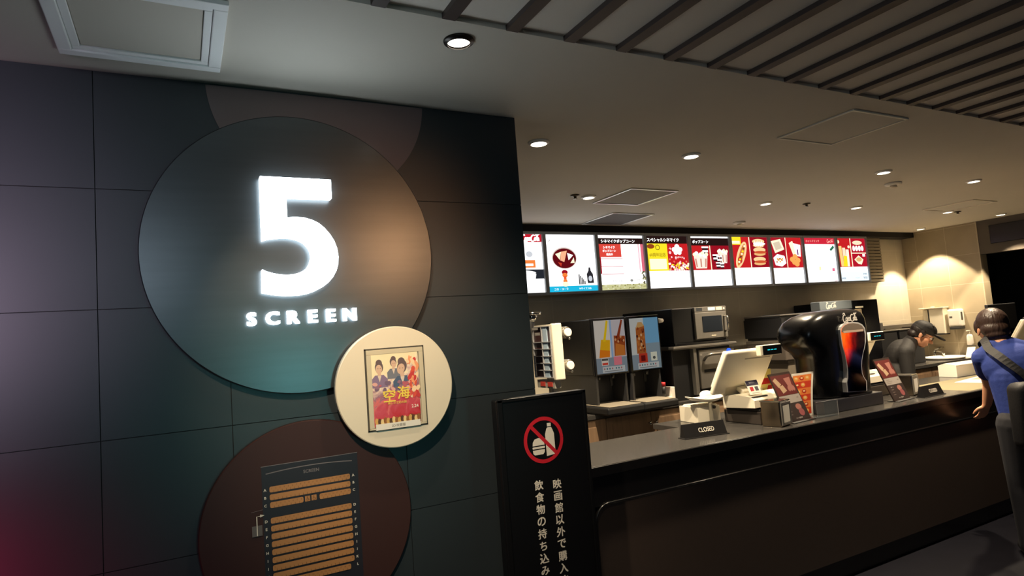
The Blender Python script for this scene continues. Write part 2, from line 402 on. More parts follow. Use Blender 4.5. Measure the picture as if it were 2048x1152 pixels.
# ------------------------------------------------------------------ screen-number wall signs
def disc_sign(r, y0, y1, dome=0.):
    b = MB(); d = 2.19-y1
    b.lathe([(r*.97, 2.19-y0), (r, 2.19-y0+.004), (r, d-.003)], (0, 0, 0), 'y', n=128, cap=False)
    b.lathe([(r, d-.003), (r-.003, d)], (0, 0, 0), 'y', n=128, cap=False)
    b.lathe([(r-.003, d)]+[(r*k, d+dome*(1-k*k)) for k in (.85, .7, .55, .4, .25, .1)]+[(.002, d+dome), (.00005, d+dome)], (0, 0, 0), 'y', n=128, cap=False)
    for q in (0, ): b.prism([((r*.97)*math.cos(2*PI*i/64), (r*.97)*math.sin(2*PI*i/64)) for i in range(64)], lambda u, v: Vector((u, -(2.19-y0), v)), lambda u, v: Vector((u, -(2.19-y0)-.001, v)))
    return b
t = thing('wall_disc', 'plum half disc on the dark wall, cut by the ceiling above the 5', 'wall decoration', (.469, 2.19, 2.42))
b = MB(); arc = [(.372*math.cos(R(a)), .093+.372*math.sin(R(a))) for a in np.linspace(193, 347, 60)]
arc = [(u, min(v, .078)) for u, v in [(.372*math.cos(R(a)), .093+.372*math.sin(R(a))) for a in np.linspace(183, 357, 70)]]
b.prism(arc, lambda u, v: Vector((u, -.004, v)), lambda u, v: Vector((u, 0, v))); b.build('face', M_plum, t)
t = thing('screen_number_sign', 'large dark metal disc with a glowing white 5 and SCREEN', 'sign', (.362, 2.19, 1.934))
disc_sign(.465, 2.188, 2.150, .005).build('disc', M_disc, t, None)
five = [(.243, 2.177), (.467, 2.177), (.467, 2.113), (.321, 2.113), (.321, 2.044), (.345, 2.046), (.372, 2.045), (.398, 2.038), (.42, 2.027), (.438, 2.011), (.455, 1.99), (.468, 1.967), (.476, 1.942), (.479, 1.915), (.477, 1.89), (.47, 1.867), (.458, 1.846), (.442, 1.828), (.422, 1.813), (.4, 1.802), (.376, 1.794), (.351, 1.790), (.309, 1.789), (.268, 1.794), (.236, 1.801), (.238, 1.874), (.252, 1.867), (.271, 1.861), (.29, 1.857), (.312, 1.855), (.335, 1.857), (.352, 1.862), (.367, 1.870), (.379, 1.880), (.388, 1.896), (.393, 1.915), (.391, 1.934), (.383, 1.95), (.37, 1.964), (.352, 1.973), (.327, 1.979), (.305, 1.98), (.285, 1.978), (.262, 1.975), (.242, 1.969)]
b = MB(); b.prism([(u-.362, v-1.934) for u, v in five], lambda u, v: Vector((u, -.080, v)), lambda u, v: Vector((u, -.046, v))); b.build('numeral', K5, t)
for ch, xx in zip('SCREEN', (.203, .266, .329, .391, .450, .512)):
    vs, fs, ext = text_mesh(ch)
    b = MB(); k = .039/ext[1]
    for q, (ox, oy) in enumerate(((-.045, -.03), (.045, -.03), (-.045, .03), (.045, .03), (0, 0))):
        A = [b.bm.verts.new((xx-.362+(x+ox)*k*1.08, -.062-.0001*q, 1.719-1.934+(y+oy)*k)) for x, y in vs]
        nf = [b.bm.faces.new([A[i] for i in f]) for f in fs]
        g = bmesh.ops.extrude_face_region(b.bm, geom=nf)
        for v in g['geom']:
            if isinstance(v, bmesh.types.BMVert): v.co.y += .016
    b.build('letter', K5, t)

t = thing('seat_map_sign', 'dark brown disc on the wall with an orange seating plan', 'sign', (.364, 2.19, 1.046))
b = disc_sign(.333, 2.188, 2.168); b.build('disc', M_brown, t)
pr = Print((-.364, -.0226, -1.046), step=.0003)
navy, seat, seatd, ltr, grey = pc((30, 27, 36)), pc((176, 124, 74)), pc((112, 74, 44)), pc((214, 206, 192)), pc((112, 104, 106))
pr.rect(.215, .735, .519, 1.252, navy, 0)
pr.ribbon([(.214, 1.2515), (.519, 1.2525)], .002, grey, 1)
pr.ribbon([(.228+.0272*i, 1.2275+.0075*(1-((i-5)/5)**2)) for i in range(11)], .003, grey, 1)
pr.text('SCREEN', .367, 1.217, grey, h=.010, bold=.02, lay=1)
rows = 'ABCDEFGHIJKL'
for i, rl in enumerate(rows):
    z = 1.178-.0241*(i+(1 if i > 2 else 0)); n0 = 0
    segs = [(0, 20)] if rl != 'C' else [(0, 8), (12, 20)]
    if rl == 'L': segs = [(1, 19)]
    for a0, a1 in segs:
        x0, x1 = .237+a0*.0127, .237+a1*.0127
        pr.rect(x0, z-.0095, x1, z+.0085, seat, 1, r=.005)
        for k in range(a0+1, a1): pr.rect(.237+k*.0127-.0006, z-.0095, .237+k*.0127+.0006, z-.0035, seatd, 2)
        for k in range(a0, a1):
            if rl in 'ACDL' or k in (a0, a1-1): pr.text(str(k+1), .2433+k*.0127, z+.0025, seatd, h=.0045, lay=2)
    if rl == 'C':
        for xx in (.237+9.0*.0127, .237+10.6*.0127):
            pr.rect(xx-.008, z-.0085, xx+.008, z+.0085, seat, 1)
            pr.oval(xx-.001, z+.005, .0018, .0018, seatd, 2); pr.ribbon([(xx-.001, z+.003), (xx-.001, z-.002), (xx+.004, z-.002), (xx+.005, z-.006)], .0013, seatd, 2)
            pr.ring(xx, z-.0025, .0032, .0044, seatd, 3, n=20)
    if i < 10 or rl == 'K': pr.text(rl, .2235, z, ltr, h=.0078, bold=.03, lay=1)
    pr.text(rl, .5015, z+.002, ltr, h=.0078, bold=.03, lay=1)
pr.rect(.181, 1.043, .211, 1.075, pc((96, 90, 88)), 0)
pr.ribbon([(.196, 1.044), (.196, 1.103), (.208, 1.103)], .0028, ltr, 2)
pr.poly([(.206, 1.108), (.219, 1.1035), (.206, 1.099)], ltr, 2)
pr.ribbon([(.180, 1.118), (.214, 1.121)], .001, grey, 1)
pr.build('seating_plan', t)

t = thing('poster_display', 'round cream wall display holding a small red film flyer', 'poster display', (.651, 2.19, 1.463))
X0, X1, Z0, Z1 = -.106, .104, -.142, .134
b = disc_sign(.206, 2.134, 2.105); b.lathe([(.05, .001), (.05, .057)], (0, 0, 0), 'y', n=32)
b.build('plate', M_cream, t)
b = MB()
for q in ((X0, X1, Z1-.005, Z1), (X0, X1, Z0, Z0+.005), (X0, X0+.005, Z0, Z1), (X1-.005, X1, Z0, Z1)): b.box(q[0], q[1], -.0875, -.084, q[2], q[3])
b.build('groove', mat('shadow_gap', (70, 66, 58), .7), t)
b = MB(); w = .021
for q in ((X0+.005, X1-.005, Z1-w, Z1-.005), (X0+.005, X1-.005, Z0+.005, Z0+.010), (X0+.005, X0+w, Z0+.01, Z1-w), (X1-w, X1-.005, Z0+.01, Z1-w)): b.box(q[0], q[1], -.093, -.085, q[2], q[3], .0012)
b.build('frame', mat('cream_frame', (205, 192, 164), .45), t)
# flyer: generic art, its title in gold
def flyer_art():
    m = bpy.data.materials.new('flyer_art'); m.use_nodes = True; nt = m.node_tree; bs = nt.nodes['Principled BSDF']; bs.inputs['Roughness'].default_value = .3
    tc = nt.nodes.new('ShaderNodeTexCoord'); sp = nt.nodes.new('ShaderNodeSeparateXYZ'); nt.links.new(tc.outputs['Generated'], sp.inputs[0])
    n = nt.nodes.new('ShaderNodeTexNoise'); n.inputs['Scale'].default_value = 5; n.inputs['Detail'].default_value = 6; n.inputs['Distortion'].default_value = 1.6; nt.links.new(tc.outputs['Generated'], n.inputs['Vector'])
    ad = nt.nodes.new('ShaderNodeMath'); ad.operation = 'MULTIPLY_ADD'; nt.links.new(n.outputs['Fac'], ad.inputs[0]); ad.inputs[1].default_value = .75; nt.links.new(sp.outputs[2], ad.inputs[2])
    m2 = nt.nodes.new('ShaderNodeMath'); m2.operation = 'MULTIPLY_ADD'; nt.links.new(sp.outputs[0], m2.inputs[0]); m2.inputs[1].default_value = -.28; nt.links.new(ad.outputs[0], m2.inputs[2])
    rp = nt.nodes.new('ShaderNodeValToRGB'); nt.links.new(m2.outputs[0], rp.inputs[0]); e = rp.color_ramp.elements
    e[0].position = .18; e[0].color = (*lin((120, 60, 40)), 1); e[1].position = 1.15; e[1].color = (*lin((250, 232, 190)), 1)
    for p, c in ((.3, (196, 44, 52)), (.5, (204, 74, 88)), (.62, (222, 110, 104)), (.74, (150, 100, 120)), (.86, (226, 190, 176)), (.97, (250, 236, 206))): q = e.new(p); q.color = (*lin(c), 1)
    nt.links.new(rp.outputs[0], bs.inputs['Base Color']); return m
fl = thing('film_flyer', 'red and cream film flyer with gold title inside the round cream display', 'flyer', (.6475, 2.0985, 1.4575))
b = MB(); b.box(-.082, .082, -.0005, .0005, -.122, .120); b.build('sheet', flyer_art(), fl)
pr = Print((0, -.0008, 0))
fig, robe, face = pc((104, 84, 84)), pc((84, 100, 124)), pc((220, 182, 156))
def figure(x, z, k, rb, lean=0.):
    # a plain half-length figure: robe with sloping shoulders, neck, face and tied hair
    pr.poly([(x-.026*k, z-.062*k), (x+.026*k, z-.062*k), (x+.027*k, z-.036*k), (x+.014*k, z-.022*k), (x-.014*k, z-.022*k), (x-.027*k, z-.036*k)], rb, 0)
    pr.poly([(x-.005*k, z-.03*k), (x+.005*k, z-.03*k), (x+.005*k, z-.012*k), (x-.005*k, z-.012*k)], face, 1)
    pr.oval(x, z+.003*k, .0135*k, .0185*k, fig, 1, rot=lean); pr.oval(x+lean*.004, z+.016*k, .0105*k, .012*k, fig, 1); pr.oval(x-.001+lean*.01, z-.003*k, .0105*k, .0145*k, face, 1, rot=lean)
    for sx in (-.004, .004): pr.oval(x+sx*k+lean*.01, z-.001*k, .0018*k, .0009*k, fig, 2, n=8)
    pr.poly([(x-.006*k, z-.024*k), (x, z-.045*k), (x+.006*k, z-.024*k)], pc((226, 206, 190)), 2)
figure(-.056, .072, 1.05, pc((138, 116, 146)))
figure(-.006, .086, .85, pc((120, 122, 132)), .25)
figure(.024, .068, 1.25, pc((78, 96, 124)), -.3)
rr = random.Random(8)
for k in range(34):
    x, z = rr.uniform(.042, .079), rr.uniform(-.03, .095); pr.oval(x, z, .003+.005*rr.random(), .006+.012*rr.random(), pc([(222, 84, 62), (244, 160, 112), (206, 60, 60), (250, 214, 170)][k % 4]), 1, rot=rr.uniform(-.5, .5), n=12)
for k in range(30):
    x, z = rr.uniform(-.078, .05), rr.uniform(-.012, .022); pr.oval(x, z, .004+.006*rr.random(), .003+.005*rr.random(), pc([(150, 110, 132), (226, 170, 160), (190, 96, 108), (120, 96, 120)][k % 4]), 1, rot=rr.uniform(-.8, .8), n=12)
gold = pc((246, 214, 84))
pr.text('空', -.026, -.022, gold, h=.042, bold=.02, lay=3); pr.text('海', .024, -.016, gold, h=.042, bold=.02, lay=3)
pr.text('美しき王妃の謎', .0, -.048, pc((236, 190, 96)), w=.066, bold=.02, lay=3)
pr.text('2.24', .062, -.066, pc((250, 236, 220)), w=.024, bold=.02, lay=3)
for k in range(16): pr.oval(-.074+.0098*k, -.104-.002*(k % 3), .006, .011, pc([(214, 168, 92), (92, 60, 34), (236, 204, 140), (150, 96, 50)][k % 4]), 2)
pr.build('printed_art', fl)
b = MB(); b.box(-.078, .078, -.002, 0, -.010, .010)
o = b.build('caption_card', M_paper); o.location = (.6475, 2.0965, 1.334)
pr = Print((0, -.0024, 0)); pr.text('2D 吹替版', .0, 0, pc((70, 60, 50)), h=.010, lay=0); pr.build('caption', o)
tag(o, 'small white caption strip under the film flyer', 'label card')

# ------------------------------------------------------------------ menu boards
def board(i, x0, x1, label):
    z0, z1, y = 1.918, 2.437, 4.30
    t = thing('menu_board', label, 'menu board', ((x0+x1)/2, y+.06, z0), 0, 'lit menu boards above the back counter')
    base = ((x0+x1)/2, y+.06, z0); f = .022
    b = MB()
    for q in ((x0, x1, z0, z0+f), (x0, x1, z1-f, z1), (x0, x0+f*.8, z0+f, z1-f), (x1-f*.8, x1, z0+f, z1-f)): b.box(q[0]+.0005, q[1]-.0005, y, y+.06, q[2], q[3], .003)
    b.build('frame', mat('grey_board_frame', (150, 154, 158), .5), t, base)
    b = MB(); b.box(x0+.004, x1-.004, y+.061, y+.115, z0+.004, z1-.004); b.build('housing', M_blackmat, t, base)
    a0, a1, c0, c1 = x0+f*.8, x1-f*.8, z0+f, z1-f
    pr = Print((a0, y+.02, c0), u=(a1-a0, 0, 0), v=(0, 0, c1-c0), step=.0006)
    pr.w = Vector((0, -1, 0))
    return t, pr, base
W, RED, DRED = gc((255, 255, 255), 1.5), gc((205, 34, 38), 1.0), gc((158, 18, 34), 1.0)
DKH, YEL, CRM, PNK = gc((44, 26, 24), .8), gc((250, 226, 40), 1.1), gc((255, 238, 205), 1.2), gc((250, 190, 200), 1.2)
ORG, BRN, CYAN = gc((240, 130, 60), 1.1), gc((150, 70, 30), 1.), gc((30, 180, 220), 1.1)
xs = [2.085, 2.632, 3.152, 3.679, 4.207, 4.741, 5.290, 5.803, 6.352, 6.893]
lab = ['first lit menu board, half hidden by the wall, red wordmark header above soft drink pictures',
       'white lit menu board with an iced cola glass and cyan bottom strip',
       'lit menu board with dark title strip, red text block and pink panels',
       'lit menu board with black title strip, half yellow and half red with popcorn',
       'lit menu board titled popcorn in Japanese with buckets and drinks on red',
       'lit menu board with a long hot dog and stacked burgers on red',
       'lit menu board with boxed snacks, fries and nuggets on red',
       'mostly white lit menu board with a pink red title strip',
       'last lit menu board with churros on red and prices on its white foot']
def popcorn(pr, cx, cy, n, sx, sy, seed, lay=4):
    rr = random.Random(seed)
    for k in range(n):
        pr.oval(cx+rr.uniform(-sx, sx), cy+rr.uniform(-sy, sy), .016+.012*rr.random(), .014+.012*rr.random(), [W, CRM, PNK, YEL, gc((236, 170, 120), 1.1), DRED][rr.randrange(6)], lay+k % 3, n=9)
def bucket(pr, x, y, w, h, lay=3):
    pr.poly([(x-w*.38, y), (x+w*.38, y), (x+w*.5, y+h), (x-w*.5, y+h)], gc((250, 236, 220), 1.1), lay)
    for k in (-.3, 0, .3): pr.poly([(x+w*(k-.05), y+h*.1), (x+w*(k+.04), y+h*.1), (x+w*(k*1.2+.05), y+h*.7), (x+w*(k*1.2-.06), y+h*.7)], gc((214, 150, 130), 1.), lay+1)
    for k in range(7): pr.oval(x+w*(-.42+.14*k), y+h*(1+.1*math.sin(k*2.1)), w*.13, h*.14, W if k % 2 else CRM, lay+1, n=10)
def cup(pr, x, y, w, h, lay=3):
    pr.poly([(x-w*.36, y), (x+w*.36, y), (x+w*.5, y+h*.8), (x-w*.5, y+h*.8)], gc((60, 30, 34), .9), lay)
    pr.rect(x-w*.44, y+h*.28, x+w*.44, y+h*.52, W, lay+1); pr.rect(x-w*.55, y+h*.8, x+w*.55, y+h, W, lay+1, r=.01)
for i in range(9):
    t, pr, base = board(i, xs[i], xs[i+1], lab[i])
    pr.rect(0, 0, 1, 1, W, 0)
    if i == 0:
        pr.rect(0, .87, 1, 1, gc((200, 26, 44), 1.), 1); pr.script(.80, .935, .34, W, 2, th=.03)
        pr.text('お得なセット', .55, .80, gc((190, 190, 200), 1.), h=.03, lay=1)
        pr.rect(.12, .6, .52, .72, gc((40, 110, 210), 1.1), 1); pr.rect(.12, .58, .52, .63, gc((60, 180, 90), 1.1), 2); pr.oval(.33, .67, .1, .04, W, 3)
        pr.rect(.62, .43, .86, .56, ORG, 1); pr.rect(.66, .46, .82, .5, W, 2); pr.oval(.76, .66, .06, .05, gc((210, 214, 220), 1), 1)
        pr.rect(.1, .24, 1, .40, gc((44, 48, 56), .8), 1); pr.poly([(.3, .05), (.8, .05), (.86, .32), (.24, .34)], W, 2); pr.oval(.55, .34, .31, .05, gc((236, 236, 236), 1.2), 3); pr.oval(.45, .335, .16, .025, gc((90, 90, 96), .8), 4); pr.rect(.35, 0, .6, .05, YEL, 3)
    elif i == 1:
        pr.text('♪', .08, .9, gc((120, 116, 112), 1), h=.05, lay=1)
        pr.oval(.36, .59, .25, .19, gc((216, 196, 186), 1.1), 1); pr.oval(.36, .585, .235, .175, gc((104, 14, 22), .9), 2)
        for q, c in (([(.18, .66), (.30, .70), (.26, .56)], CRM), ([(.30, .70), (.42, .72), (.35, .52), (.27, .55)], gc((250, 180, 140), 1.1)), ([(.42, .68), (.54, .64), (.44, .55)], W), ([(.47, .5), (.55, .6), (.56, .5)], CRM), ([(.22, .52), (.3, .5), (.28, .44)], gc((200, 60, 40), 1))): pr.poly(q, c, 3)
        for k, (a, c) in enumerate(((.25, DRED), (.2, ORG), (.15, gc((240, 90, 50), 1.)), (.11, ORG), (.07, CRM))): pr.oval(.34, .34-.052*k, .045+.018*math.sin(k*1.7+1), .042, c, 4)
        for k in range(5): pr.rect(.62+.028*k, .12, .64+.028*k, .30-.03*k, gc((34, 30, 30), .8), 2)
        pr.poly([(.8, .14), (.93, .14), (.92, .30), (.88, .36), (.87, .42), (.84, .42), (.83, .36), (.79, .30)], gc((50, 48, 54), .8), 2); pr.oval(.86, .22, .04, .05, gc((210, 214, 222), 1.), 3)
        pr.rect(0, 0, 1, .1, CYAN, 1); pr.text('コカ・コーラ', .25, .05, W, h=.04, lay=2); pr.text('Mサイズ 300', .74, .05, W, h=.04, lay=2)
    elif i == 2:
        pr.rect(0, .84, 1, .95, DKH, 1); pr.text('シネマイクポップコーン', .45, .895, W, w=.74, bold=.03, lay=2)
        pr.rect(0, .3, .05, .84, DRED, 1); pr.rect(.03, .6, .5, .84, gc((226, 74, 62), 1.), 1)
        for k, s in enumerate(('シネマイク', 'ポップコーン', '発売中')): pr.text(s, .24, .78-.065*k, W, h=.045, bold=.03, lay=2)
        for k in range(3): pr.rect(.05, .565-.14*k, .52, .575-.14*k, gc((214, 100, 110), 1.), 1)
        pr.rect(.88, .32, .91, .84, PNK, 1); pr.rect(.94, .32, 1, .84, gc((226, 110, 130), 1.), 1)
        pr.text('くずきり工房', .35, .16, gc((90, 84, 84), 1.), h=.04, lay=2); pr.oval(.68, .165, .03, .025, gc((150, 150, 144), 1), 2); pr.text('GOURMET', .8, .17, gc((120, 116, 110), 1), h=.03, lay=2)
        rr = random.Random(3)
        pr.rect(0, 0, 1, .10, gc((206, 204, 150), 1.), 1)
        for k in range(40): pr.oval(rr.uniform(.02, .98), rr.uniform(.01, .095), .02, .012, gc([(150, 146, 90), (226, 224, 190), (176, 170, 116)][k % 3], 1.), 2+k % 2, n=8)
        for k in range(14): pr.oval(.96+rr.uniform(-.03, .03), rr.uniform(.1, .32), .02, .016, gc([(150, 146, 90), (90, 86, 60)][k % 2], 1.), 2+k % 2, n=8)
    elif i == 3:
        pr.rect(0, .855, 1, 1, DKH, 1); pr.text('スペシャルシネマイク', .42, .925, W, w=.76, bold=.03, lay=2)
        pr.rect(0, .33, .5, .855, YEL, 1); pr.rect(.5, .33, 1, .855, RED, 1)
        pr.oval(.11, .80, .09, .045, BRN, 2); pr.ring(.27, .78, .04, .052, gc((70, 50, 20), 1.), 2, n=20)
        pr.text('60周年記念', .26, .64, gc((170, 140, 30), 1), w=.38, bold=.02, lay=2); pr.rect(.06, .36, .46, .56, gc((255, 250, 200), 1.3), 2)
        for a, c, r in ((.66, .74, .05), (.74, .79, .06), (.82, .74, .05), (.70, .68, .05), (.79, .68, .05), (.74, .73, .07)): pr.oval(a, c, r, r*.9, W, 2)
        pr.text('＋', .57, .76, W, h=.06, lay=3); pr.oval(.56, .68, .03, .03, PNK, 2); pr.text('ポップコーン', .77, .59, W, w=.2, bold=.03, lay=3)
        for k in range(9): pr.oval(.54+.05*k, .55+.05*math.sin(k*2.2), .02, .02, PNK if k % 2 else gc((240, 120, 100), 1.), 2, n=10)
        popcorn(pr, .75, .41, 60, .23, .07, 11)
    elif i == 4:
        pr.rect(0, .82, 1, .97, DKH, 1); pr.text('ポップコーン', .27, .895, W, w=.4, bold=.03, lay=2)
        pr.rect(0, .33, .5, .82, RED, 1); pr.rect(.5, .33, 1, .82, DRED, 1); pr.rect(.485, .33, .51, .82, CRM, 2)
        bucket(pr, .24, .36, .36, .28); cup(pr, .37, .64, .16, .16)
        bucket(pr, .82, .46, .26, .24); cup(pr, .62, .50, .13, .14); cup(pr, .72, .47, .13, .14); cup(pr, .68, .36, .12, .12); cup(pr, .78, .35, .1, .11)
        for k in range(14): pr.oval(.6+.02*k, .40+.02*math.sin(k*3), .014, .014, RED, 2, n=8)
    elif i == 5:
        pr.rect(0, .36, .5, 1, RED, 1); pr.rect(.5, .36, 1, 1, DRED, 1); pr.rect(.485, .36, .51, 1, CRM, 2); pr.rect(0, .84, .27, 1, YEL, 2); pr.rect(.02, .86, .24, .92, CRM, 3)
        pr.oval(.25, .63, .30, .11, gc((244, 206, 150), 1.15), 3, rot=R(64)); pr.oval(.25, .63, .25, .055, gc((222, 130, 60), 1.), 4, rot=R(64)); pr.oval(.2, .52, .06, .07, gc((204, 60, 44), 1.), 5)
        for k in range(7): pr.oval(.17+.03*k, .48+.055*k, .03, .022, [CRM, YEL, gc((120, 60, 40), 1)][k % 3], 6, n=9)
        for a, c in ((.75, .86), (.76, .68), (.74, .48)):
            pr.oval(a, c+.05, .17, .055, gc((244, 206, 150), 1.15), 3); pr.oval(a, c-.035, .16, .04, gc((236, 184, 120), 1.1), 3); pr.oval(a+.02, c+.0, .17, .03, gc((210, 84, 50), 1.) if c < .8 else W, 4)
        for k in range(5): pr.poly([(.62+.05*k, .82), (.66+.05*k, .80), (.64+.05*k, .95-.02*(k % 2))], W, 5)
    elif i == 6:
        pr.rect(0, .34, .5, 1, gc((176, 26, 40), 1.), 1); pr.rect(.5, .34, 1, 1, RED, 1); pr.rect(.485, .34, .51, 1, CRM, 2)
        pr.poly([(.04, .92), (.34, .97), (.44, .74), (.14, .66)], CRM, 3); pr.poly([(.10, .88), (.30, .92), (.37, .77), (.17, .72)], gc((226, 208, 180), 1.), 4)
        pr.poly([(.07, .56), (.2, .64), (.42, .6), (.46, .44), (.32, .37), (.12, .4)], W, 3)
        for k in range(10): pr.oval(.17+.02*k, .47+.07*abs(math.sin(k*1.9)), .025, .02, gc((240, 176, 70), 1.1) if k % 2 else gc((206, 120, 50), 1.), 4, n=8)
        pr.poly([(.60, .88), (.72, .93), (.86, .62), (.72, .58)], CRM, 3); pr.poly([(.74, .88), (.97, .84), (.95, .58), (.80, .6)], W, 3); pr.rect(.84, .62, .88, .74, gc((120, 60, 120), 1.), 4)
        for a, c in ((.66, .52), (.76, .58), (.72, .46), (.84, .50), (.8, .42)): pr.oval(a, c, .08, .06, gc((244, 170, 90), 1.1), 5, n=14)
    elif i == 7:
        pr.rect(0, .86, 1, 1, gc((214, 40, 60), 1.), 1); pr.text('ホットドリンク', .3, .93, gc((250, 170, 160), 1.2), w=.42, bold=.02, lay=2); pr.script(.86, .93, .2, gc((250, 170, 160), 1.2), 2)
        pr.poly([(.82, .74), (.95, .84), (.98, .78), (.86, .70)], gc((50, 120, 90), 1.), 2); pr.rect(.84, .24, .92, .31, gc((226, 110, 140), 1.1), 2); pr.rect(.42, .27, .48, .35, gc((240, 240, 180), 1.2), 2); pr.rect(.1, .52, .35, .53, gc((226, 220, 220), 1.2), 2)
        pr.script(.92, .02, .1, gc((150, 60, 70), 1), 2)
    else:
        pr.rect(0, .33, .47, 1, RED, 1); pr.rect(.49, .33, 1, 1, gc((186, 24, 44), 1.), 1); pr.rect(.465, .33, .495, 1, CRM, 2); pr.rect(.49, .64, 1, .665, CRM, 2)
        for k, (a, r) in enumerate(((.14, 20), (.24, 8), (.33, -6))): pr.poly([(a-.05, .34), (a+.05, .34), (a+.05-.1*math.sin(R(r)), .82-.04*k), (a-.05-.1*math.sin(R(r)), .82-.04*k)], gc([(250, 204, 130), (244, 224, 190), (255, 240, 220)][k], 1.15), 3+k)
        pr.poly([(.16, .34), (.3, .34), (.31, .58), (.2, .6)], YEL, 6); pr.oval(.06, .92, .04, .04, CRM, 3); pr.oval(.4, .8, .04, .035, CRM, 7)
        pr.oval(.72, .9, .17, .05, gc((250, 224, 190), 1.15), 3)
        for k in range(4): pr.oval(.58+.1*k, .765, .045, .065, W, 3); pr.rect(.565+.1*k, .73, .595+.1*k, .75, PNK, 4)
        pr.poly([(.56, .5), (.72, .60), (.88, .5), (.8, .38), (.68, .4)], CRM, 3); pr.oval(.72, .5, .1, .05, gc((226, 180, 120), 1.1), 4); pr.rect(.86, .57, .95, .63, W, 4)
        pr.rect(0, 0, 1, .22, gc((225, 240, 250), 1.3), 1)
        ink = gc((60, 60, 70), .9)
        pr.text('¥400', .13, .07, ink, h=.045, lay=2); pr.text('¥400', .88, .16, ink, h=.045, lay=2); pr.text('¥500', .88, .07, ink, h=.05, lay=2); pr.text('チュロス', .6, .07, gc((150, 150, 160), 1.), h=.03, lay=2)
    pr.build('lit_panel', t, base)

t = thing('wall_louvre', 'beige slatted louvre on the wall beyond the last menu board', 'louvre', (7.1, 4.40, 1.925))
b = MB(); b.box(6.90, 6.915, 4.40, 4.479, 1.925, 2.44); b.box(7.27, 7.285, 4.40, 4.479, 1.925, 2.44); b.box(6.90, 7.285, 4.46, 4.479, 1.925, 2.44); b.build('frame', mat('louvre_shadow', (60, 54, 46), .7), t, (7.1, 4.40, 1.925))
for k in range(14):
    b = MB(); z = 1.93+.037*k; b.prism([(4.395, z), (4.40, z-.004), (4.455, z+.018), (4.45, z+.024), (4.395, z+.026)], lambda u, v: Vector((6.905, u, v)), lambda u, v: Vector((7.29, u, v)))
    b.build('slat', mat('beige_slat', (150, 138, 116), .6), t, (7.1, 4.40, 1.925))

# ------------------------------------------------------------------ back counter with cabinets
BZ, BY = 1.0, 3.80
b = MB(); b.box(1.35, 7.868, BY-.015, 4.478, BZ-.035, BZ, .004)
single('back_worktop', b, M_worktop, 'long dark worktop along the tiled back wall under the machines', 'worktop', None, (4.6, 4.1, BZ))
x = 1.89
names = ['left of the pair of chrome knobs, mostly behind the standing sign', 'with two chrome knobs, under the drink dispensers', 'under the oven stand, behind the ivory till', 'behind the black cola machine', 'behind the bent employee', 'at the sink end', 'in the tiled corner']
for k in range(7):
    x0, x1 = x+.84*k, min(x+.84*(k+1), 7.86)
    if x1-x0 < .1: break
    t = thing('base_cabinet', 'dark wood base cabinet %s' % names[k], 'cabinet', ((x0+x1)/2, 4.12, 0), 0, 'dark wood cabinets under the back worktop')
    bs = ((x0+x1)/2, 4.12, 0)
    b = MB(); b.box(x0+.001, x1-.001, BY+.02, 4.47, .08, BZ-.036); b.box(x0+.001, x1-.001, BY+.07, 4.47, 0, .08); b.build('body', M_wood, t, bs)
    xm = (x0+x1)/2
    for a0, a1, kx in ((x0+.004, xm-.002, xm-.03), (xm+.002, x1-.004, xm+.03)):
        b = MB(); b.box(a0, a1, BY, BY+.019, .085, BZ-.04, .002); b.box(a0+.05, a1-.05, BY-.004, BY, .14, BZ-.09, .003); d = b.build('door', M_wood, t, bs)
        b = MB(); b.lathe([(.006, 0), (.006, .012), (.013, .02), (.012, .028), (.003, .031)], (kx, BY-.004, .88), 'y', n=18); b.build('handle', M_chrome, d, bs)

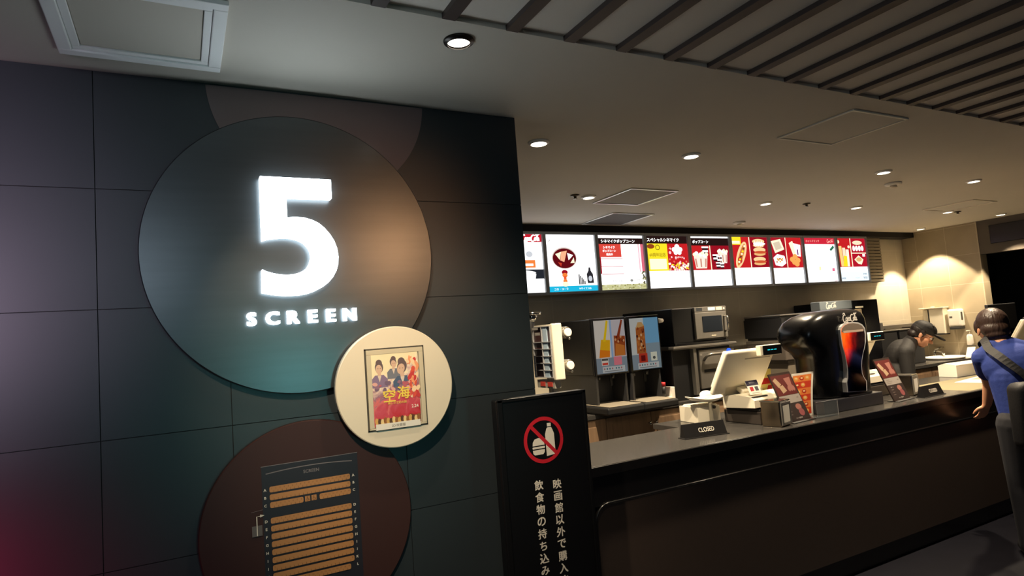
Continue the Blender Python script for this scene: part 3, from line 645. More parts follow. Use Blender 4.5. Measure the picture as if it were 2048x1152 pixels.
# ------------------------------------------------------------------ machines on the back worktop
def rbox(name, x0, x1, y0, y1, z0, z1, m, t, bs, bev=.006):
    b = MB(); b.box(x0, x1, y0, y1, z0, z1, bev); return b.build(name, m, t, bs)
def dispenser(x0, x1, label, kind):
    bs = ((x0+x1)/2, 4.1, BZ); yf = 3.80
    t = thing('drink_dispenser', label, 'drink dispenser', bs, 0, 'drink dispensers on the back worktop')
    b = MB(); b.box(x0, x1, yf, 4.45, 1.275, 1.69, .008); b.box(x0+.01, x1-.01, 3.98, 4.45, BZ+.001, 1.28, .006); b.build('body', M_dsteel, t, bs)
    b = MB(); b.box(x0+.004, x0+.022, yf-.015, yf+.2, 1.05, 1.275); b.box(x1-.03, x1-.014, yf-.005, yf+.19, 1.05, 1.275); b.box(x0+.02, x1-.02, yf+.17, yf+.175, 1.05, 1.275); b.build('side_plate', [M_dark], t, bs)
    b = MB(); b.box(x0-.03, x1-.01, 3.62, 3.97, BZ+.001, 1.055, .012); d = b.build('drip_tray', M_blackmat, t, bs)
    b = MB(); b.box(x0-.005, x1-.03, 3.635, 3.93, 1.056, 1.062, .003); b.build('grille', mat('grille_metal', (176, 166, 148), .35, metal=.4), d, bs)
    for kx in (.3, .72):
        b = MB(); xx = x0+(x1-x0)*kx; b.cyl((xx, yf+.07, 1.275), (xx, yf+.07, 1.235), .018, .012); b.box(xx-.012, xx+.012, yf+.09, yf+.1, 1.18, 1.26, .003); b.build('nozzle', M_blackmat, t, bs)
    b = MB(); b.box(x0-.002, x1+.002, yf-.022, yf, 1.272, 1.693, .006); b.build('door_frame', M_black, t, bs)
    a0, a1, c0, c1 = x0+.018, x1-.012, 1.285, 1.675
    pr = Print((a0, yf-.0225, c0), u=(a1-a0, 0, 0), v=(0, 0, c1-c0), step=.0006)
    K = .42
    g = lambda c: gc(c, K)
    pr.rect(0, 0, 1, 1, g((140, 150, 158)), 0)
    if kind == 0:
        pr.rect(0, .29, .53, 1, g((226, 214, 200)), 1); pr.rect(.53, .29, 1, 1, g((206, 196, 196)), 1); pr.rect(.50, .29, .56, 1, g((150, 180, 214)), 2)
        pr.poly([(.10, .30), (.44, .30), (.49, .62), (.20, .64)], g((240, 180, 30)), 2); pr.poly([(.10, .30), (.44, .30), (.46, .42), (.14, .45)], g((236, 130, 30)), 3); pr.poly([(.26, .60), (.34, .6), (.46, .98), (.40, 1.0)], g((246, 206, 30)), 4)
        pr.poly([(.60, .31), (.96, .31), (.99, .68), (.62, .70)], g((160, 74, 34)), 3); pr.poly([(.62, .31), (.94, .31), (.95, .5), (.66, .55)], g((206, 120, 50)), 4); pr.poly([(.70, .66), (.80, .66), (.94, .98), (.89, 1.0)], g((150, 60, 30)), 5)
        for k in range(7): pr.oval(.66+.045*k, .62+.05*math.sin(k*2), .03, .025, g([(220, 160, 110), (110, 40, 24)][k % 2]), 6, n=9)
        pr.rect(.16, .15, .38, .29, g((230, 214, 196)), 3); pr.rect(.17, .24, .37, .28, g((90, 84, 80)), 4); pr.rect(.18, .16, .36, .20, g((214, 74, 60)), 4); pr.rect(.56, .14, .82, .30, g((236, 130, 140)), 3)
    else:
        pr.rect(0, .29, .48, 1, g((206, 206, 200)), 1); pr.rect(.48, .0, 1, 1, g((120, 172, 206)), 1); pr.rect(.48, 0, 1, .5, g((140, 156, 164)), 2)
        pr.poly([(.18, .31), (.50, .31), (.50, .86), (.20, .82)], g((176, 96, 44)), 2); pr.poly([(.20, .8), (.28, .92), (.42, .92), (.50, .84)], g((206, 160, 100)), 3)
        rr = random.Random(4)
        for k in range(26): pr.oval(.34+rr.uniform(-.13, .13), .57+rr.uniform(-.23, .26), .035, .03, g([(90, 44, 26), (220, 170, 120), (196, 116, 50), (150, 70, 34)][k % 4]), 4+k % 3, n=8)
        pr.rect(.22, .13, .52, .31, g((196, 60, 40)), 7); pr.rect(.29, .16, .44, .27, g((110, 24, 24)), 8); pr.rect(.64, .15, .86, .32, g((226, 224, 200)), 7); pr.oval(.75, .21, .05, .03, g((90, 90, 84)), 8)
    pr.rect(.17, .015, .90, .125, g((200, 200, 196)), 7)
    for k in range(7): pr.oval(.23+.085*k+(.04 if k > 3 else 0), .085, .022, .018, g((70, 110, 120) if k % 3 else (176, 110, 110)), 8, n=12)
    pr.rect(.22, .03, .82, .045, g((130, 130, 130)), 8)
    pr.build('front_panel', t, bs)
    return t, bs
t, bs = dispenser(2.655, 2.965, 'drink dispenser with orange juice and iced tea pictures', 0)
t, bs = dispenser(2.985, 3.292, 'drink dispenser with a tall iced drink on a blue front', 1)
b = MB(); b.lathe([(.005, -.02), (.036, -.014), (.042, 0), (.036, .014), (.005, .02)], (3.335, 3.83, 1.645), 'z', n=24)
b.cyl((3.288, 3.83, 1.645), (3.31, 3.83, 1.645), .01); b.build('knob', M_white, t, bs)

# oven stand, oven, microwave oven
bs = (3.88, 4.15, BZ)
t = thing('warming_cabinet', 'steel front warming cabinet in a black stand under the upper oven', 'oven', bs)
b = MB(); b.box(3.45, 4.09, 3.84, 4.46, BZ+.001, 1.40, .004); b.build('body', M_blackmat, t, bs)
b = MB(); b.box(3.42, 4.115, 3.78, 4.46, 1.41, 1.43, .004); b.box(3.45, 4.06, 3.82, 4.46, 1.40, 1.411); b.build('top_plate', M_steel, t, bs)
b = MB(); b.box(3.64, 3.675, 3.80, 3.84, BZ+.03, 1.40, .003); b.build('post', M_steel, t, bs)
b = MB(); b.box(3.70, 4.10, 3.80, 3.84, 1.07, 1.385, .006); d = b.build('door', M_steel, t, bs)
b = MB(); b.box(3.74, 4.07, 3.796, 3.80, 1.20, 1.225, .002); b.build('vent', M_blackmat, d, bs)
b = MB(); b.tube([(3.745, 3.80, 1.30), (3.75, 3.765, 1.335), (3.79, 3.755, 1.345), (4.0, 3.755, 1.345), (4.04, 3.765, 1.335), (4.045, 3.80, 1.30)], .012); b.build('handle', M_steel, d, bs)
bs = (3.78, 4.1, 1.43)
t = thing('upper_oven', 'steel microwave oven with glass door on top of the warming cabinet', 'oven', bs)
b = MB(); b.box(3.47, 4.045, 3.82, 4.45, 1.452, 1.732, .006); b.build('body', M_dsteel, t, bs)
b = MB(); b.box(3.46, 4.05, 3.80, 4.45, 1.431, 1.452, .003); b.build('base', M_black, t, bs)
b = MB(); b.box(3.69, 4.045, 3.795, 3.82, 1.472, 1.69, .005); d = b.build('door', M_steel, t, bs)
b = MB(); b.box(3.765, 3.985, 3.792, 3.796, 1.525, 1.655, .003); b.build('window', mat('oven_glass', (30, 34, 40), .08), d, bs)
b = MB(); b.tube([(4.01, 3.795, 1.65), (4.01, 3.755, 1.64), (4.01, 3.755, 1.53), (4.01, 3.795, 1.52)], .009); b.build('handle', M_chrome, d, bs)
b = MB(); b.box(3.69, 4.045, 3.795, 3.82, 1.692, 1.732, .003); c = b.build('control_strip', M_steel, t, bs)
pr = Print((3.69, 3.7945, 1.692)); pr.rect(.02, .008, .085, .034, pc((40, 42, 46))); pr.rect(.15, .008, .23, .034, pc((150, 170, 190))); pr.rect(.24, .008, .31, .034, pc((196, 184, 164))); pr.oval(.33, .02, .008, .008, pc((226, 214, 190)), 1); pr.build('control_panel', c, bs)
pr = Print((3.69, 3.7945, 1.472)); pr.rect(.16, .012, .22, .032, pc((60, 56, 52))); pr.rect(.163, .016, .217, .028, pc((176, 168, 150)), 1); pr.build('maker_plate', d, bs)

# red lidded tub and white box by the second dispenser
b = MB(); b.box(3.31, 3.43, 3.82, 3.95, BZ+.001, 1.045, .004); b.box(3.395, 3.43, 3.82, 3.95, 1.04, 1.12, .004)
single('white_rack', b, M_white, 'small white plastic rack on the back worktop beside the dispensers', 'rack', None, (3.37, 3.88, BZ))
b = MB(); b.cyl((3.345, 3.87, 1.046), (3.345, 3.87, 1.13), .026, .027); b.mi = 1; b.cyl((3.345, 3.87, 1.13), (3.345, 3.87, 1.16), .028)
single('red_lid_jar', b, [M_blackmat, pc((206, 40, 48))], 'small jar with a bright red lid beside the white rack', 'jar', None, (3.345, 3.87, 1.046))

# machines right of the oven
bs = (5.0, 4.1, BZ)
for (x0, x1, z0, z1, y0, m, nm, lb) in ((4.74, 4.93, BZ+.001, 1.215, 3.80, mat('grey_brown_box', (104, 96, 84), .5), 'storage_box', 'grey brown storage box, lowest of the stack left of the cola machine'),
                              (4.70, 4.90, 1.217, 1.395, 3.78, mat('brown_box', (78, 70, 64), .5), 'storage_box', 'dark brown box in the middle of the stack left of the cola machine'),
                              (4.70, 5.24, 1.43, 1.612, 3.80, M_dsteel, 'steel_warmer', 'wide grey steel warmer topping the stack behind the cola machine')):
    t = thing(nm, lb, 'box' if nm == 'storage_box' else 'warmer', ((x0+x1)/2, 4.0, z0))
    b2 = ((x0+x1)/2, 4.0, z0)
    rbox('body', x0, x1, y0, 4.2, z0, z1, m, t, b2)
    if nm == 'steel_warmer':
        rbox('lid', x0-.004, x1+.004, y0-.006, 4.2, z1+.0005, z1+.012, M_steel, t, b2, .003)
        b = MB(); b.box(x0-.01, x0+.03, y0-.02, 4.2, z0-.008, z1-.02); b.build('side_panel', M_blackmat, t, b2)
        b = MB()
        for xx in (x0+.275, x1-.02): b.box(xx-.015, xx+.015, 3.86, 4.15, BZ+.001, z0)
        b.box(x0, x1, 3.85, 4.18, z0-.03, z0-.001); b.build('stand', M_blackmat, t, b2)
    else:
        rbox('lid', x0-.004, x1+.004, y0-.004, 4.204, z1-.03, z1+.0015, mat(nm+lb[:4]+'lid', (86, 80, 72), .45), t, b2, .004)
        pr = Print((x0+.05, y0-.001, z0+.05)); pr.rect(0, 0, .06, .03, pc((24, 24, 24))); pr.build('grip_hole', t, b2)
bs = (5.7, 4.15, BZ)
t = thing('soda_machine', 'tall black drink machine behind the cola machine, grey logo strip on top', 'drink machine', bs)
rbox('body', 5.25, 5.75, 3.86, 4.46, BZ+.001, 1.63, M_blackmat, t, bs)
rbox('tower', 5.745, 6.14, 3.80, 4.46, BZ+.001, 1.71, M_black, t, bs)
o = rbox('sign_strip', 5.26, 5.735, 3.80, 3.90, 1.632, 1.716, mat('grey_sign', (96, 104, 110), .4), t, bs)
pr = Print((5.42, 3.7995, 1.674)); pr.script(0, 0, .15, pc((196, 196, 190)), 0); pr.build('logo', o, bs)
b = MB(); b.box(5.78, 5.90, 3.797, 3.80, 1.635, 1.65); b.build('light_strip', pc((236, 228, 206)), t, bs)
b = MB(); b.box(5.76, 5.86, 3.79, 3.80, 1.48, 1.625, .004); b.build('label_plate', mat('tan_plate', (140, 124, 100), .5), t, bs)
b = MB(); b.box(6.145, 6.19, 3.80, 3.87, 1.37, 1.47, .006); b.build('cup_holder', M_steel, t, bs)

bs = (7.0, 4.3, 1.41)
t = thing('steel_shelf', 'narrow steel shelf on the tiled wall behind the employee', 'shelf', bs)
b = MB(); b.box(6.20, 7.70, 4.22, 4.478, 1.405, 1.418, .002); b.box(6.20, 7.70, 4.215, 4.222, 1.385, 1.418); b.build('board', M_steel, t, bs)
b = MB()
for xx in (6.25, 7.0, 7.66): b.prism([(4.476, 1.405), (4.24, 1.405), (4.476, 1.25)], lambda u, v: Vector((xx-.006, u, v)), lambda u, v: Vector((xx+.006, u, v)))
b.build('bracket', M_steel, t, bs)
for x0, x1, lb in ((6.22, 6.66, 'dark storage bin under the steel shelf, left of the pair'), (6.70, 7.12, 'dark storage bin under the steel shelf, right of the pair behind the cap')):
    t = thing('storage_bin', lb, 'bin', ((x0+x1)/2, 4.08, BZ), 0, 'dark bins under the wall shelf'); b2 = ((x0+x1)/2, 4.08, BZ)
    rbox('body', x0, x1, 3.95, 4.20, BZ+.001, 1.36, M_dark, t, b2); rbox('rim', x0-.006, x1+.006, 3.944, 4.206, 1.361, 1.375, M_dsteel, t, b2, .004)
b = MB(); b.box(6.24, 6.52, 4.25, 4.42, 1.419, 1.435, .004); single('folded_cloth', b, M_paper, 'folded white cloth lying on the steel wall shelf', 'cloth', None, (6.38, 4.33, 1.419))

# ------------------------------------------------------------------ tiled corner: dispensers, soap bottle, sink
bs = (7.87, 4.17, 1.27)
t = thing('paper_towel_dispenser', 'cream paper towel dispenser with open lid on the tiled wall', 'towel dispenser', bs)
rbox('cabinet', 7.76, 7.869, 4.055, 4.21, 1.275, 1.565, M_pos, t, bs, .006)
rbox('side', 7.80, 7.869, 4.225, 4.30, 1.275, 1.555, M_pos, t, bs, .004)
rbox('gap', 7.775, 7.869, 4.20, 4.23, 1.29, 1.555, M_blackmat, t, bs, 0)
b = MB(); b.box(7.745, 7.869, 4.04, 4.315, 1.566, 1.58, .004); b.cyl((7.80, 4.18, 1.58), (7.80, 4.18, 1.592), .02); b.build('lid', M_cream, t, bs)
b = MB(); b.box(7.752, 7.869, 4.06, 4.205, 1.262, 1.274, .003); b.build('tray', M_dark, t, bs)
bs = (7.87, 3.95, 1.33)
t = thing('soap_dispenser', 'white wall soap dispenser to the right of the towel dispenser', 'soap dispenser', bs)
b = MB(); b.box(7.775, 7.869, 3.885, 4.022, 1.345, 1.545, .02, 4); b.build('body', M_white, t, bs)
b = MB(); b.box(7.77, 7.869, 3.893, 4.012, 1.315, 1.343, .008); b.build('nozzle', M_dark, t, bs)
b = MB(); b.box(7.7735, 7.776, 3.97, 4.0, 1.45, 1.466); b.build('label_strip', pc((90, 88, 86)), t, bs)
b = MB(); b.box(7.79, 7.82, 3.882, 3.886, 1.42, 1.51); b.build('level_window', pc((70, 66, 60)), t, bs)
bs = (7.83, 3.845, 1.13)
t = thing('pump_bottle', 'white pump bottle held on the tiled wall beside the customer head', 'bottle', bs)
b = MB(); b.lathe([(.005, 0), (.03, .002), (.032, .02), (.032, .10), (.024, .118), (.012, .125)], (0, 0, 0), n=24); b.build('bottle', M_white, t)
b = MB(); b.cyl((0, 0, .125), (0, 0, .155), .007); b.box(-.045, .012, -.011, .011, .155, .168, .004); b.build('pump', M_pos, t)
b = MB(); b.box(-.01, .039, -.036, .036, -.012, -.001, .002); b.build('bracket', M_steel, t)
bs = (7.57, 4.0, BZ)
t = thing('wash_basin', 'white oval basin let into the back worktop, by the tiled wall', 'basin', bs)
b = MB(); n = 48
ov = lambda rx, ry, z: [Vector((rx*math.cos(2*PI*i/n), ry*math.sin(2*PI*i/n), z)) for i in range(n)]
b.rings([ov(.20, .18, .001), ov(.22, .20, .018), ov(.212, .192, .026), ov(.19, .17, .020), ov(.15, .13, .008), ov(.02, .02, .004)], True); b.build('bowl', M_white, t)
bs = (7.80, 4.22, BZ)
t = thing('faucet', 'small chrome faucet at the back of the oval basin', 'faucet', bs)
b = MB(); b.lathe([(.03, .001), (.03, .012), (.02, .02), (.018, .07), (.006, .08)], (0, 0, 0), n=24); b.tube([(0, 0, .05), (-.03, -.05, .07), (-.07, -.12, .06), (-.085, -.145, .04)], .011); b.build('spout', M_chrome, t)
b = MB(); b.tube([(0, 0, .08), (.03, -.03, .10), (.07, -.07, .112)], [.012, .008, .007]); b.build('lever', M_chrome, t)

# ------------------------------------------------------------------ service counter
CZ = .95
bs = (4.6, 2.85, 0)
t = thing('service_counter', 'long black service counter with a brown front panel', 'counter', bs)
b = MB(); b.box(1.30, 7.86, 2.59, 3.08, .04, .905); b.box(1.30, 7.86, 2.75, 3.05, 0, .05); b.build('carcass', M_counter, t, bs)
b = MB(); b.box(1.28, 7.86, 2.56, 3.12, .906, CZ, .006); b.box(2.806, 7.86, 3.10, 3.375, .912, CZ-.002, .003); b.build('top', M_worktop, t, bs)
b = MB(); b.box(1.28, 7.86, 2.555, 2.585, .90, CZ-.004, .003); b.box(1.28, 7.86, 2.56, 2.60, .76, .90); b.box(1.28, 1.73, 2.56, 2.60, .05, .80); b.build('apron', M_counter, t, bs)
rr = .075
def rr_poly(x0, x1, z0, z1, r):
    pts = []
    for cx, cz, a in ((x1-.002, z0, None), (x1, z1, None)): pts.append((cx, cz))
    pts += [(x0+r+r*math.cos(R(90+k*9)), z1-r+r*math.sin(R(90+k*9))) for k in range(11)]
    pts += [(x0, z0)]
    return pts
b = MB(); b.prism(rr_poly(1.73, 7.86, .12, .765, .08), lambda u, v: Vector((u, 2.557, v)), lambda u, v: Vector((u, 2.575, v))); b.build('front_panel', M_brownpanel, t, bs)
path = [(7.86, .768)]+[(1.81-.083*math.cos(R(90+k*9))*-1-0, .685+.083*math.sin(R(90+k*9))) for k in range(11)]+[(1.727, .1)]
b = MB(); b.tube([(p[0], 2.553, p[1]) for p in path], .007, n=8); b.build('panel_edging', M_black, t, bs)
b = MB(); b.box(1.30, 7.86, 2.58, 2.62, .0, .115); b.build('kick_board', M_counter, t, bs)
# end flap panel
def counter_thing(name, label, cat, u, v, rz=0, z=CZ+.0005, group=None, dx=0, dy=0):
    p = atZ(u, v, CZ); return thing(name, label, cat, (p.x+dx, p.y+dy, z), rz, group)

# ------------------------------------------------------------------ standing notice
bs = (1.135, 1.985, 0)
t = thing('standing_notice', 'tall black standing notice with a red no-food symbol', 'sign stand', bs)
b = MB(); b.box(.952, 1.318, 1.955, 2.0, .10, 1.388, .006); b.build('board', mat('satin_black', (16, 16, 18), .35), t, bs)
b = MB(); b.box(.952, .972, 1.948, 1.956, .10, 1.388, .002); b.box(1.305, 1.318, 1.948, 1.956, .10, 1.388, .002); b.box(.952, 1.318, 1.948, 1.956, 1.378, 1.389, .002); b.build('frame', mat('black_aluminium', (36, 36, 38), .3, metal=.6), t, bs)
b = MB(); b.box(.96, 1.31, 1.84, 2.12, .0, .02, .004); b.box(1.10, 1.17, 1.96, 1.99, .02, .12); b.build('foot', M_blackmat, t, bs)
pr = Print((0, 1.9545, 0), step=.0003)
wht, nred = pc((240, 232, 216)), pc((206, 32, 48)); cx, cz = 1.128, 1.231
bk = pc((16, 16, 18), .35)
pr.poly([(cx+.008, cz-.058), (cx+.045, cz-.055), (cx+.044, cz+.018), (cx+.036, cz+.038), (cx+.033, cz+.041), (cx+.018, cz+.041), (cx+.014, cz+.037), (cx+.007, cz+.018)], wht, 1); pr.rect(cx+.0175, cz+.044, cx+.0335, cz+.056, wht, 1)
pr.poly([(cx-.047, cz-.017), (cx+.002, cz-.017), (cx+.0, cz-.004), (cx-.008, cz+.006), (cx-.022, cz+.009), (cx-.037, cz+.006), (cx-.045, cz-.004)], wht, 1); pr.rect(cx-.048, cz-.028, cx+.003, cz-.021, wht, 1, r=.003); pr.poly([(cx-.047, cz-.032), (cx+.002, cz-.032), (cx+.0, cz-.043), (cx-.006, cz-.049), (cx-.040, cz-.049), (cx-.046, cz-.043)], wht, 1)
pr.ribbon([(cx-.05, cz+.053), (cx+.05, cz-.053)], .013, nred, 2); pr.ring(cx, cz, .068, .081, nred, 3)
for col, x, z0, st in (('映画館以外で購入された', 1.169, 1.071, .0415), ('飲食物の持ち込みは', 1.094, 1.079, .0415)):
    for k, ch in enumerate(col): pr.text(ch, x, z0-st*k, wht, w=None, h=.033 if ch not in 'のでちみ' else .029, bold=.022, lay=1)
pr.build('notice_print', t, bs)

# ------------------------------------------------------------------ condiment dispenser and tap tower at the counter's left end
bs = (1.855, 3.05, CZ)
t = thing('condiment_dispenser', 'upright cream dispenser with clear gridded side and two white canisters', 'dispenser', bs)
b = MB(); b.box(1.825, 1.89, 2.975, 3.0, 1.345, 1.66, .006); b.box(1.83, 1.885, 3.0, 3.20, 1.65, 1.658); b.build('face_plate', M_pos, t, bs)
b = MB(); b.box(1.832, 1.884, 3.0, 3.195, 1.36, 1.65); b.build('inside', mat('dark_cups', (74, 50, 50), .3, var=.5, scale=40), t, bs)
b = MB()
for z in (1.36, 1.40, 1.44, 1.48, 1.52, 1.56, 1.648): b.box(1.822, 1.831, 2.995, 3.20, z-.002, z+.002)
for y in (3.0, 3.095, 3.197): b.box(1.822, 1.831, y-.003, y+.003, 1.36, 1.65)
b.build('grid', mat('clear_grey_rib', (170, 170, 172), .25), t, bs)
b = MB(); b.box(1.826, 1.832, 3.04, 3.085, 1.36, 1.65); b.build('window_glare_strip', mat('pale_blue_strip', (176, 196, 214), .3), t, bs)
for z in (1.605, 1.42):
    b = MB(); b.lathe([(.03, -.09), (.034, -.08), (.034, .0), (.030, .012)], (1.925, 2.99, z), 'y', n=28); c = b.build('canister', mat('smoky_canister', (130, 124, 112), .15, metal=.5), t, bs)
    b = MB(); b.lathe([(.024, .012), (.024, .022), (.02, .024)], (1.925, 2.99, z), 'y', n=28); b.build('cap', M_white, c, bs)
    b = MB(); b.ell((1.935, 2.975, z-.034), (.007, .007, .007), n=12); b.build('catch', M_chrome, c, bs)
b = MB(); b.box(1.83, 1.87, 3.0, 3.19, 1.30, 1.345); b.box(1.84, 1.862, 3.03, 3.06, CZ+.001, 1.30); b.box(1.80, 1.90, 2.98, 3.10, CZ+.0005, CZ+.012, .003); b.build('bracket', mat('grey_bracket', (170, 164, 152), .4), t, bs)
b = MB(); b.box(1.826, 1.829, 3.02, 3.07, 1.31, 1.335); b.box(1.826, 1.829, 3.10, 3.15, 1.31, 1.335); b.build('red_label', pc((200, 70, 60)), t, bs)
bs = (1.67, 3.0, CZ)
t = thing('tap_tower', 'black tap tower with a chrome top peeking out beside the wall end', 'tap', bs)
b = MB(); b.cyl((1.62, 3.0, CZ+.001), (1.62, 3.0, 1.45), .035); b.cyl((1.62, 3.0, 1.44), (1.695, 2.99, 1.68), .034, .028); b.build('column', M_blackmat, t, bs)
b = MB(); b.cyl((1.70, 2.985, 1.685), (1.71, 2.985, 1.715), .022, .030); b.cyl((1.71, 2.985, 1.715), (1.71, 2.985, 1.728), .05); b.build('chrome_top', M_chrome, t, bs)
b = MB(); b.box(1.70, 1.73, 2.95, 2.965, 1.60, 1.615); b.box(1.69, 1.72, 2.95, 2.965, 1.63, 1.642); b.build('buttons', M_steel, t, bs)

# ------------------------------------------------------------------ things on the counter
def closed_sign(c, w, rz, label):
    t = thing('closed_sign', label, 'sign', (*c, CZ+.0005), rz, 'CLOSED signs')
    b = MB(); pts = [(-.028, 0), (.03, 0), (.012, .078), (.004, .078)]
    b.prism(pts, lambda u, v: Vector((-w/2, u, v)), lambda u, v: Vector((w/2, u, v))); b.box(-w/2-.01, w/2+.01, -.034, .034, 0, .004); b.build('block', mat('black_sign_block', (22, 21, 22), .4), t)
    n = Vector((0, -.078, .032)).normalized(); v = Vector((0, .032, .078)).normalized()
    pr = Print(Vector((0, -.028+.016, .039))+n*.0006, (1, 0, 0), v, step=.003); pr.text('CLOSED', .01, 0, pc((226, 220, 208)), h=.026, w=.105, bold=.012); pr.build('lettering', t)
closed_sign((2.66, 2.755), .285, R(-9), 'black CLOSED sign in front of the cream coin scale')
closed_sign((4.81, 2.665), .27, R(3), 'black CLOSED sign right of the second napkin dispenser')

t = thing('counter_scale', 'cream counter scale with a shallow tray on a post', 'scale', (3.055, 3.165, CZ+.0005), R(-6))
b = MB(); b.prism([(-.08, -.06), (.05, -.085), (.11, -.05), (.11, .06), (.06, .10), (-.08, .13)], lambda u, v: Vector((u, v, 0)), lambda u, v: Vector((u, v, .10))); b.prism([(-.07, -.05), (.05, -.075), (.10, -.045), (.10, .05), (.05, .09), (-.07, .11)], lambda u, v: Vector((u, v, .10)), lambda u, v: Vector((u*.9, v*.9, .112))); b.build('body', M_pos, t)
b = MB(); b.box(-.012, .010, -.105, -.088, 0, .132, .004); b.build('post', mat('grey_post', (150, 144, 128), .4), t)
b = MB(); b.cyl((.022, -.108, .10), (.022, -.088, .10), .011); b.build('knob', M_blackmat, t)
b = MB()
def tray(z, k): return [Vector((.02+.15*k*math.cos(2*PI*i/40), -.03+.085*k*math.sin(2*PI*i/40), z+.022*abs(math.cos(2*PI*i/40))**2*k)) for i in range(40)]
b.rings([tray(.128, .35), tray(.133, .7), tray(.15, 1.0), tray(.155, 1.02), tray(.15, .97), tray(.138, .7), tray(.134, .35)], True); b.build('tray', M_white, t)
b = MB(); b.ell((.0, 0, 0), (.045, .04, .028)); single('bun_shaped_weight', b, M_white, 'rounded white weight resting in the scale tray', 'weight', None, (0, 0, 0)).location = (3.075, 3.13, CZ+.176)

def till(dx, dy, label, card=True):
    bs = (3.25+dx, 2.9+dy, CZ+.0005); o = Vector((dx, dy, 0))
    t = thing('cash_register', label, 'cash register', bs, 0, 'cash registers on the service counter')
    def rb(name, x0, x1, y0, y1, z0, z1, m, bev=.005, par=None):
        b = MB(); b.box(x0+dx, x1+dx, y0+dy, y1+dy, z0, z1, bev); return b.build(name, m, par or t, bs)
    rb('cash_drawer', 3.13, 3.46, 2.75, 3.04, CZ+.001, 1.03, mat('brown_black_drawer', (54, 48, 44), .4))
    rb('drawer_top', 3.14, 3.45, 2.76, 3.03, 1.031, 1.042, M_blackmat, .002)
    b = MB(); b.prism([(2.765, 1.055), (3.02, 1.043), (3.02, 1.115), (2.93, 1.13), (2.79, 1.12), (2.765, 1.10)], lambda u, v: Vector((3.11, u, v))+o, lambda u, v: Vector((3.50, u, v))+o); b.build('printer_base', M_pos, t, bs)
    rb('slot', 3.115, 3.25, 2.78, 2.80, 1.118, 1.122, M_dark, 0)
    # screen housing leaning over towards the customer
    n = Vector((0, .27, .16)).normalized(); v = Vector((0, -.16, .27)).normalized()
    Mx = Matrix(((1, 0, 0, 3.0+dx), (0, v.y, n.y, 3.0+dy), (0, v.z, n.z, 1.13), (0, 0, 0, 1)))
    b = MB(); b.box(0, .445, 0, .315, 0, .035, .012, 3, M=Mx); b.box(.02, .425, .03, .30, .03, .058, .01, 2, M=Mx); b.box(.10, .28, -.015, .06, -.0, .035, .006, 2, M=Mx); s_ = b.build('screen_housing', M_pos, t, bs)
    b = MB(); b.box(.04, .405, .05, .28, .0585, .06, M=Mx); b.build('touch_screen', mat('touch_glass', (24, 30, 44), .08), s_, bs)
    b = MB(); b.box(.18, .41, .255, .262, -.0015, .001, M=Mx); b.build('vent_slot', mat('beige_shadow', (150, 142, 124), .5), s_, bs)
    b = MB(); b.box(.20, .34, .02, .05, -.06, .0, .006, M=Mx); b.build('neck', M_pos, t, bs)
    b = MB(); b.box(.05, .075, .298, .318, .040, .056, .004, M=Mx); b.build('status_light', glow('blue_led', (60, 110, 255), 1.2) if dx < 1 else M_dark, s_, bs)
    b = MB(); b.box(3.235+dx, 3.43+dx, 2.785+dy, 2.825+dy, 1.365, 1.432, .006, 2); d = b.build('customer_display', M_pos, t, bs)
    b = MB(); b.box(3.255+dx, 3.427+dx, 2.7825+dy, 2.786+dy, 1.369, 1.428, .002); b.build('display_glass', M_black, d, bs)
    pr = Print((3.34+dx, 2.782+dy, 1.40)); tq = glow('teal_digits', (40, 210, 220), 1.0)
    pr.text('--.--', .0, 0, tq, w=.085, h=.008) if False else [pr.rect(-.045+.03*k, -.003, -.022+.03*k, .003, tq) for k in range(3)]
    pr.build('readout', d, bs)
    return t
till(0, 0, 'ivory cash register with teal readout beside the scale')
till(1.43, .20, 'ivory cash register half hidden behind the black cola machine')
till(3.88, .05, 'dark far cash register behind the customer head at the right edge')
t = thing('notice_card', 'small notice card with navy top leaning on the first cash register', 'card', (3.19, 2.815, 1.1305), 0)
b = MB(); vv = Vector((0, .035, .085)).normalized(); nn = Vector((0, -.085, .035)).normalized()
P = lambda a, c, k=0: Vector((a, 0, 0))+vv*c+nn*k
b.prism([(-.053, 0), (.053, 0), (.053, .092), (-.053, .092)], lambda u, v: P(u, v), lambda u, v: P(u, v, -.002)); b.build('card', M_paper, t)
pr = Print((0, 0, 0), (1, 0, 0), vv); pr.w = nn; pr.lay = 0
pr.rect(-.053, .058, .053, .092, pc((44, 40, 60)), 1); pr.text('お支払い', 0, .078, pc((190, 190, 200)), h=.012, lay=2); pr.rect(-.035, .022, -.005, .05, pc((176, 40, 48)), 1); pr.rect(.008, .022, .038, .05, pc((70, 70, 76)), 1); pr.rect(-.03, .007, .035, .012, pc((170, 160, 150)), 1); pr.build('print', t)

def napkins(c, rz, label):
    t = thing('napkin_dispenser', label, 'napkin dispenser', (*c, CZ+.0005), rz, 'napkin dispensers')
    b = MB(); b.box(-.062, .062, -.062, .062, 0, .152, .008, 3); b.build('body', mat('bronze_steel', (176, 160, 138), .2, metal=1.), t)
    b = MB(); b.box(-.065, .065, -.065, .065, .146, .155, .004); b.build('rim', M_chrome, t)
    b = MB()
    for q in ((-.06, -.042, .01, .144), (.042, .06, .01, .144), (-.042, .042, .01, .022), (-.042, .042, .128, .144)): b.box(q[0], q[1], -.070, -.0625, q[2], q[3], .002)
    b.build('face_frame', M_steel, t)
    o = thing('paper_napkins', 'white paper napkins showing in the %s' % label.replace('steel ', ''), 'napkins', (*c, CZ+.02), rz)
    b = MB(); b.box(-.041, .041, -.0685, -.0628, .004, .106, .002); b.build('stack', M_paper, o)
napkins((3.175, 2.672), R(13), 'steel napkin dispenser beside the first menu stand')
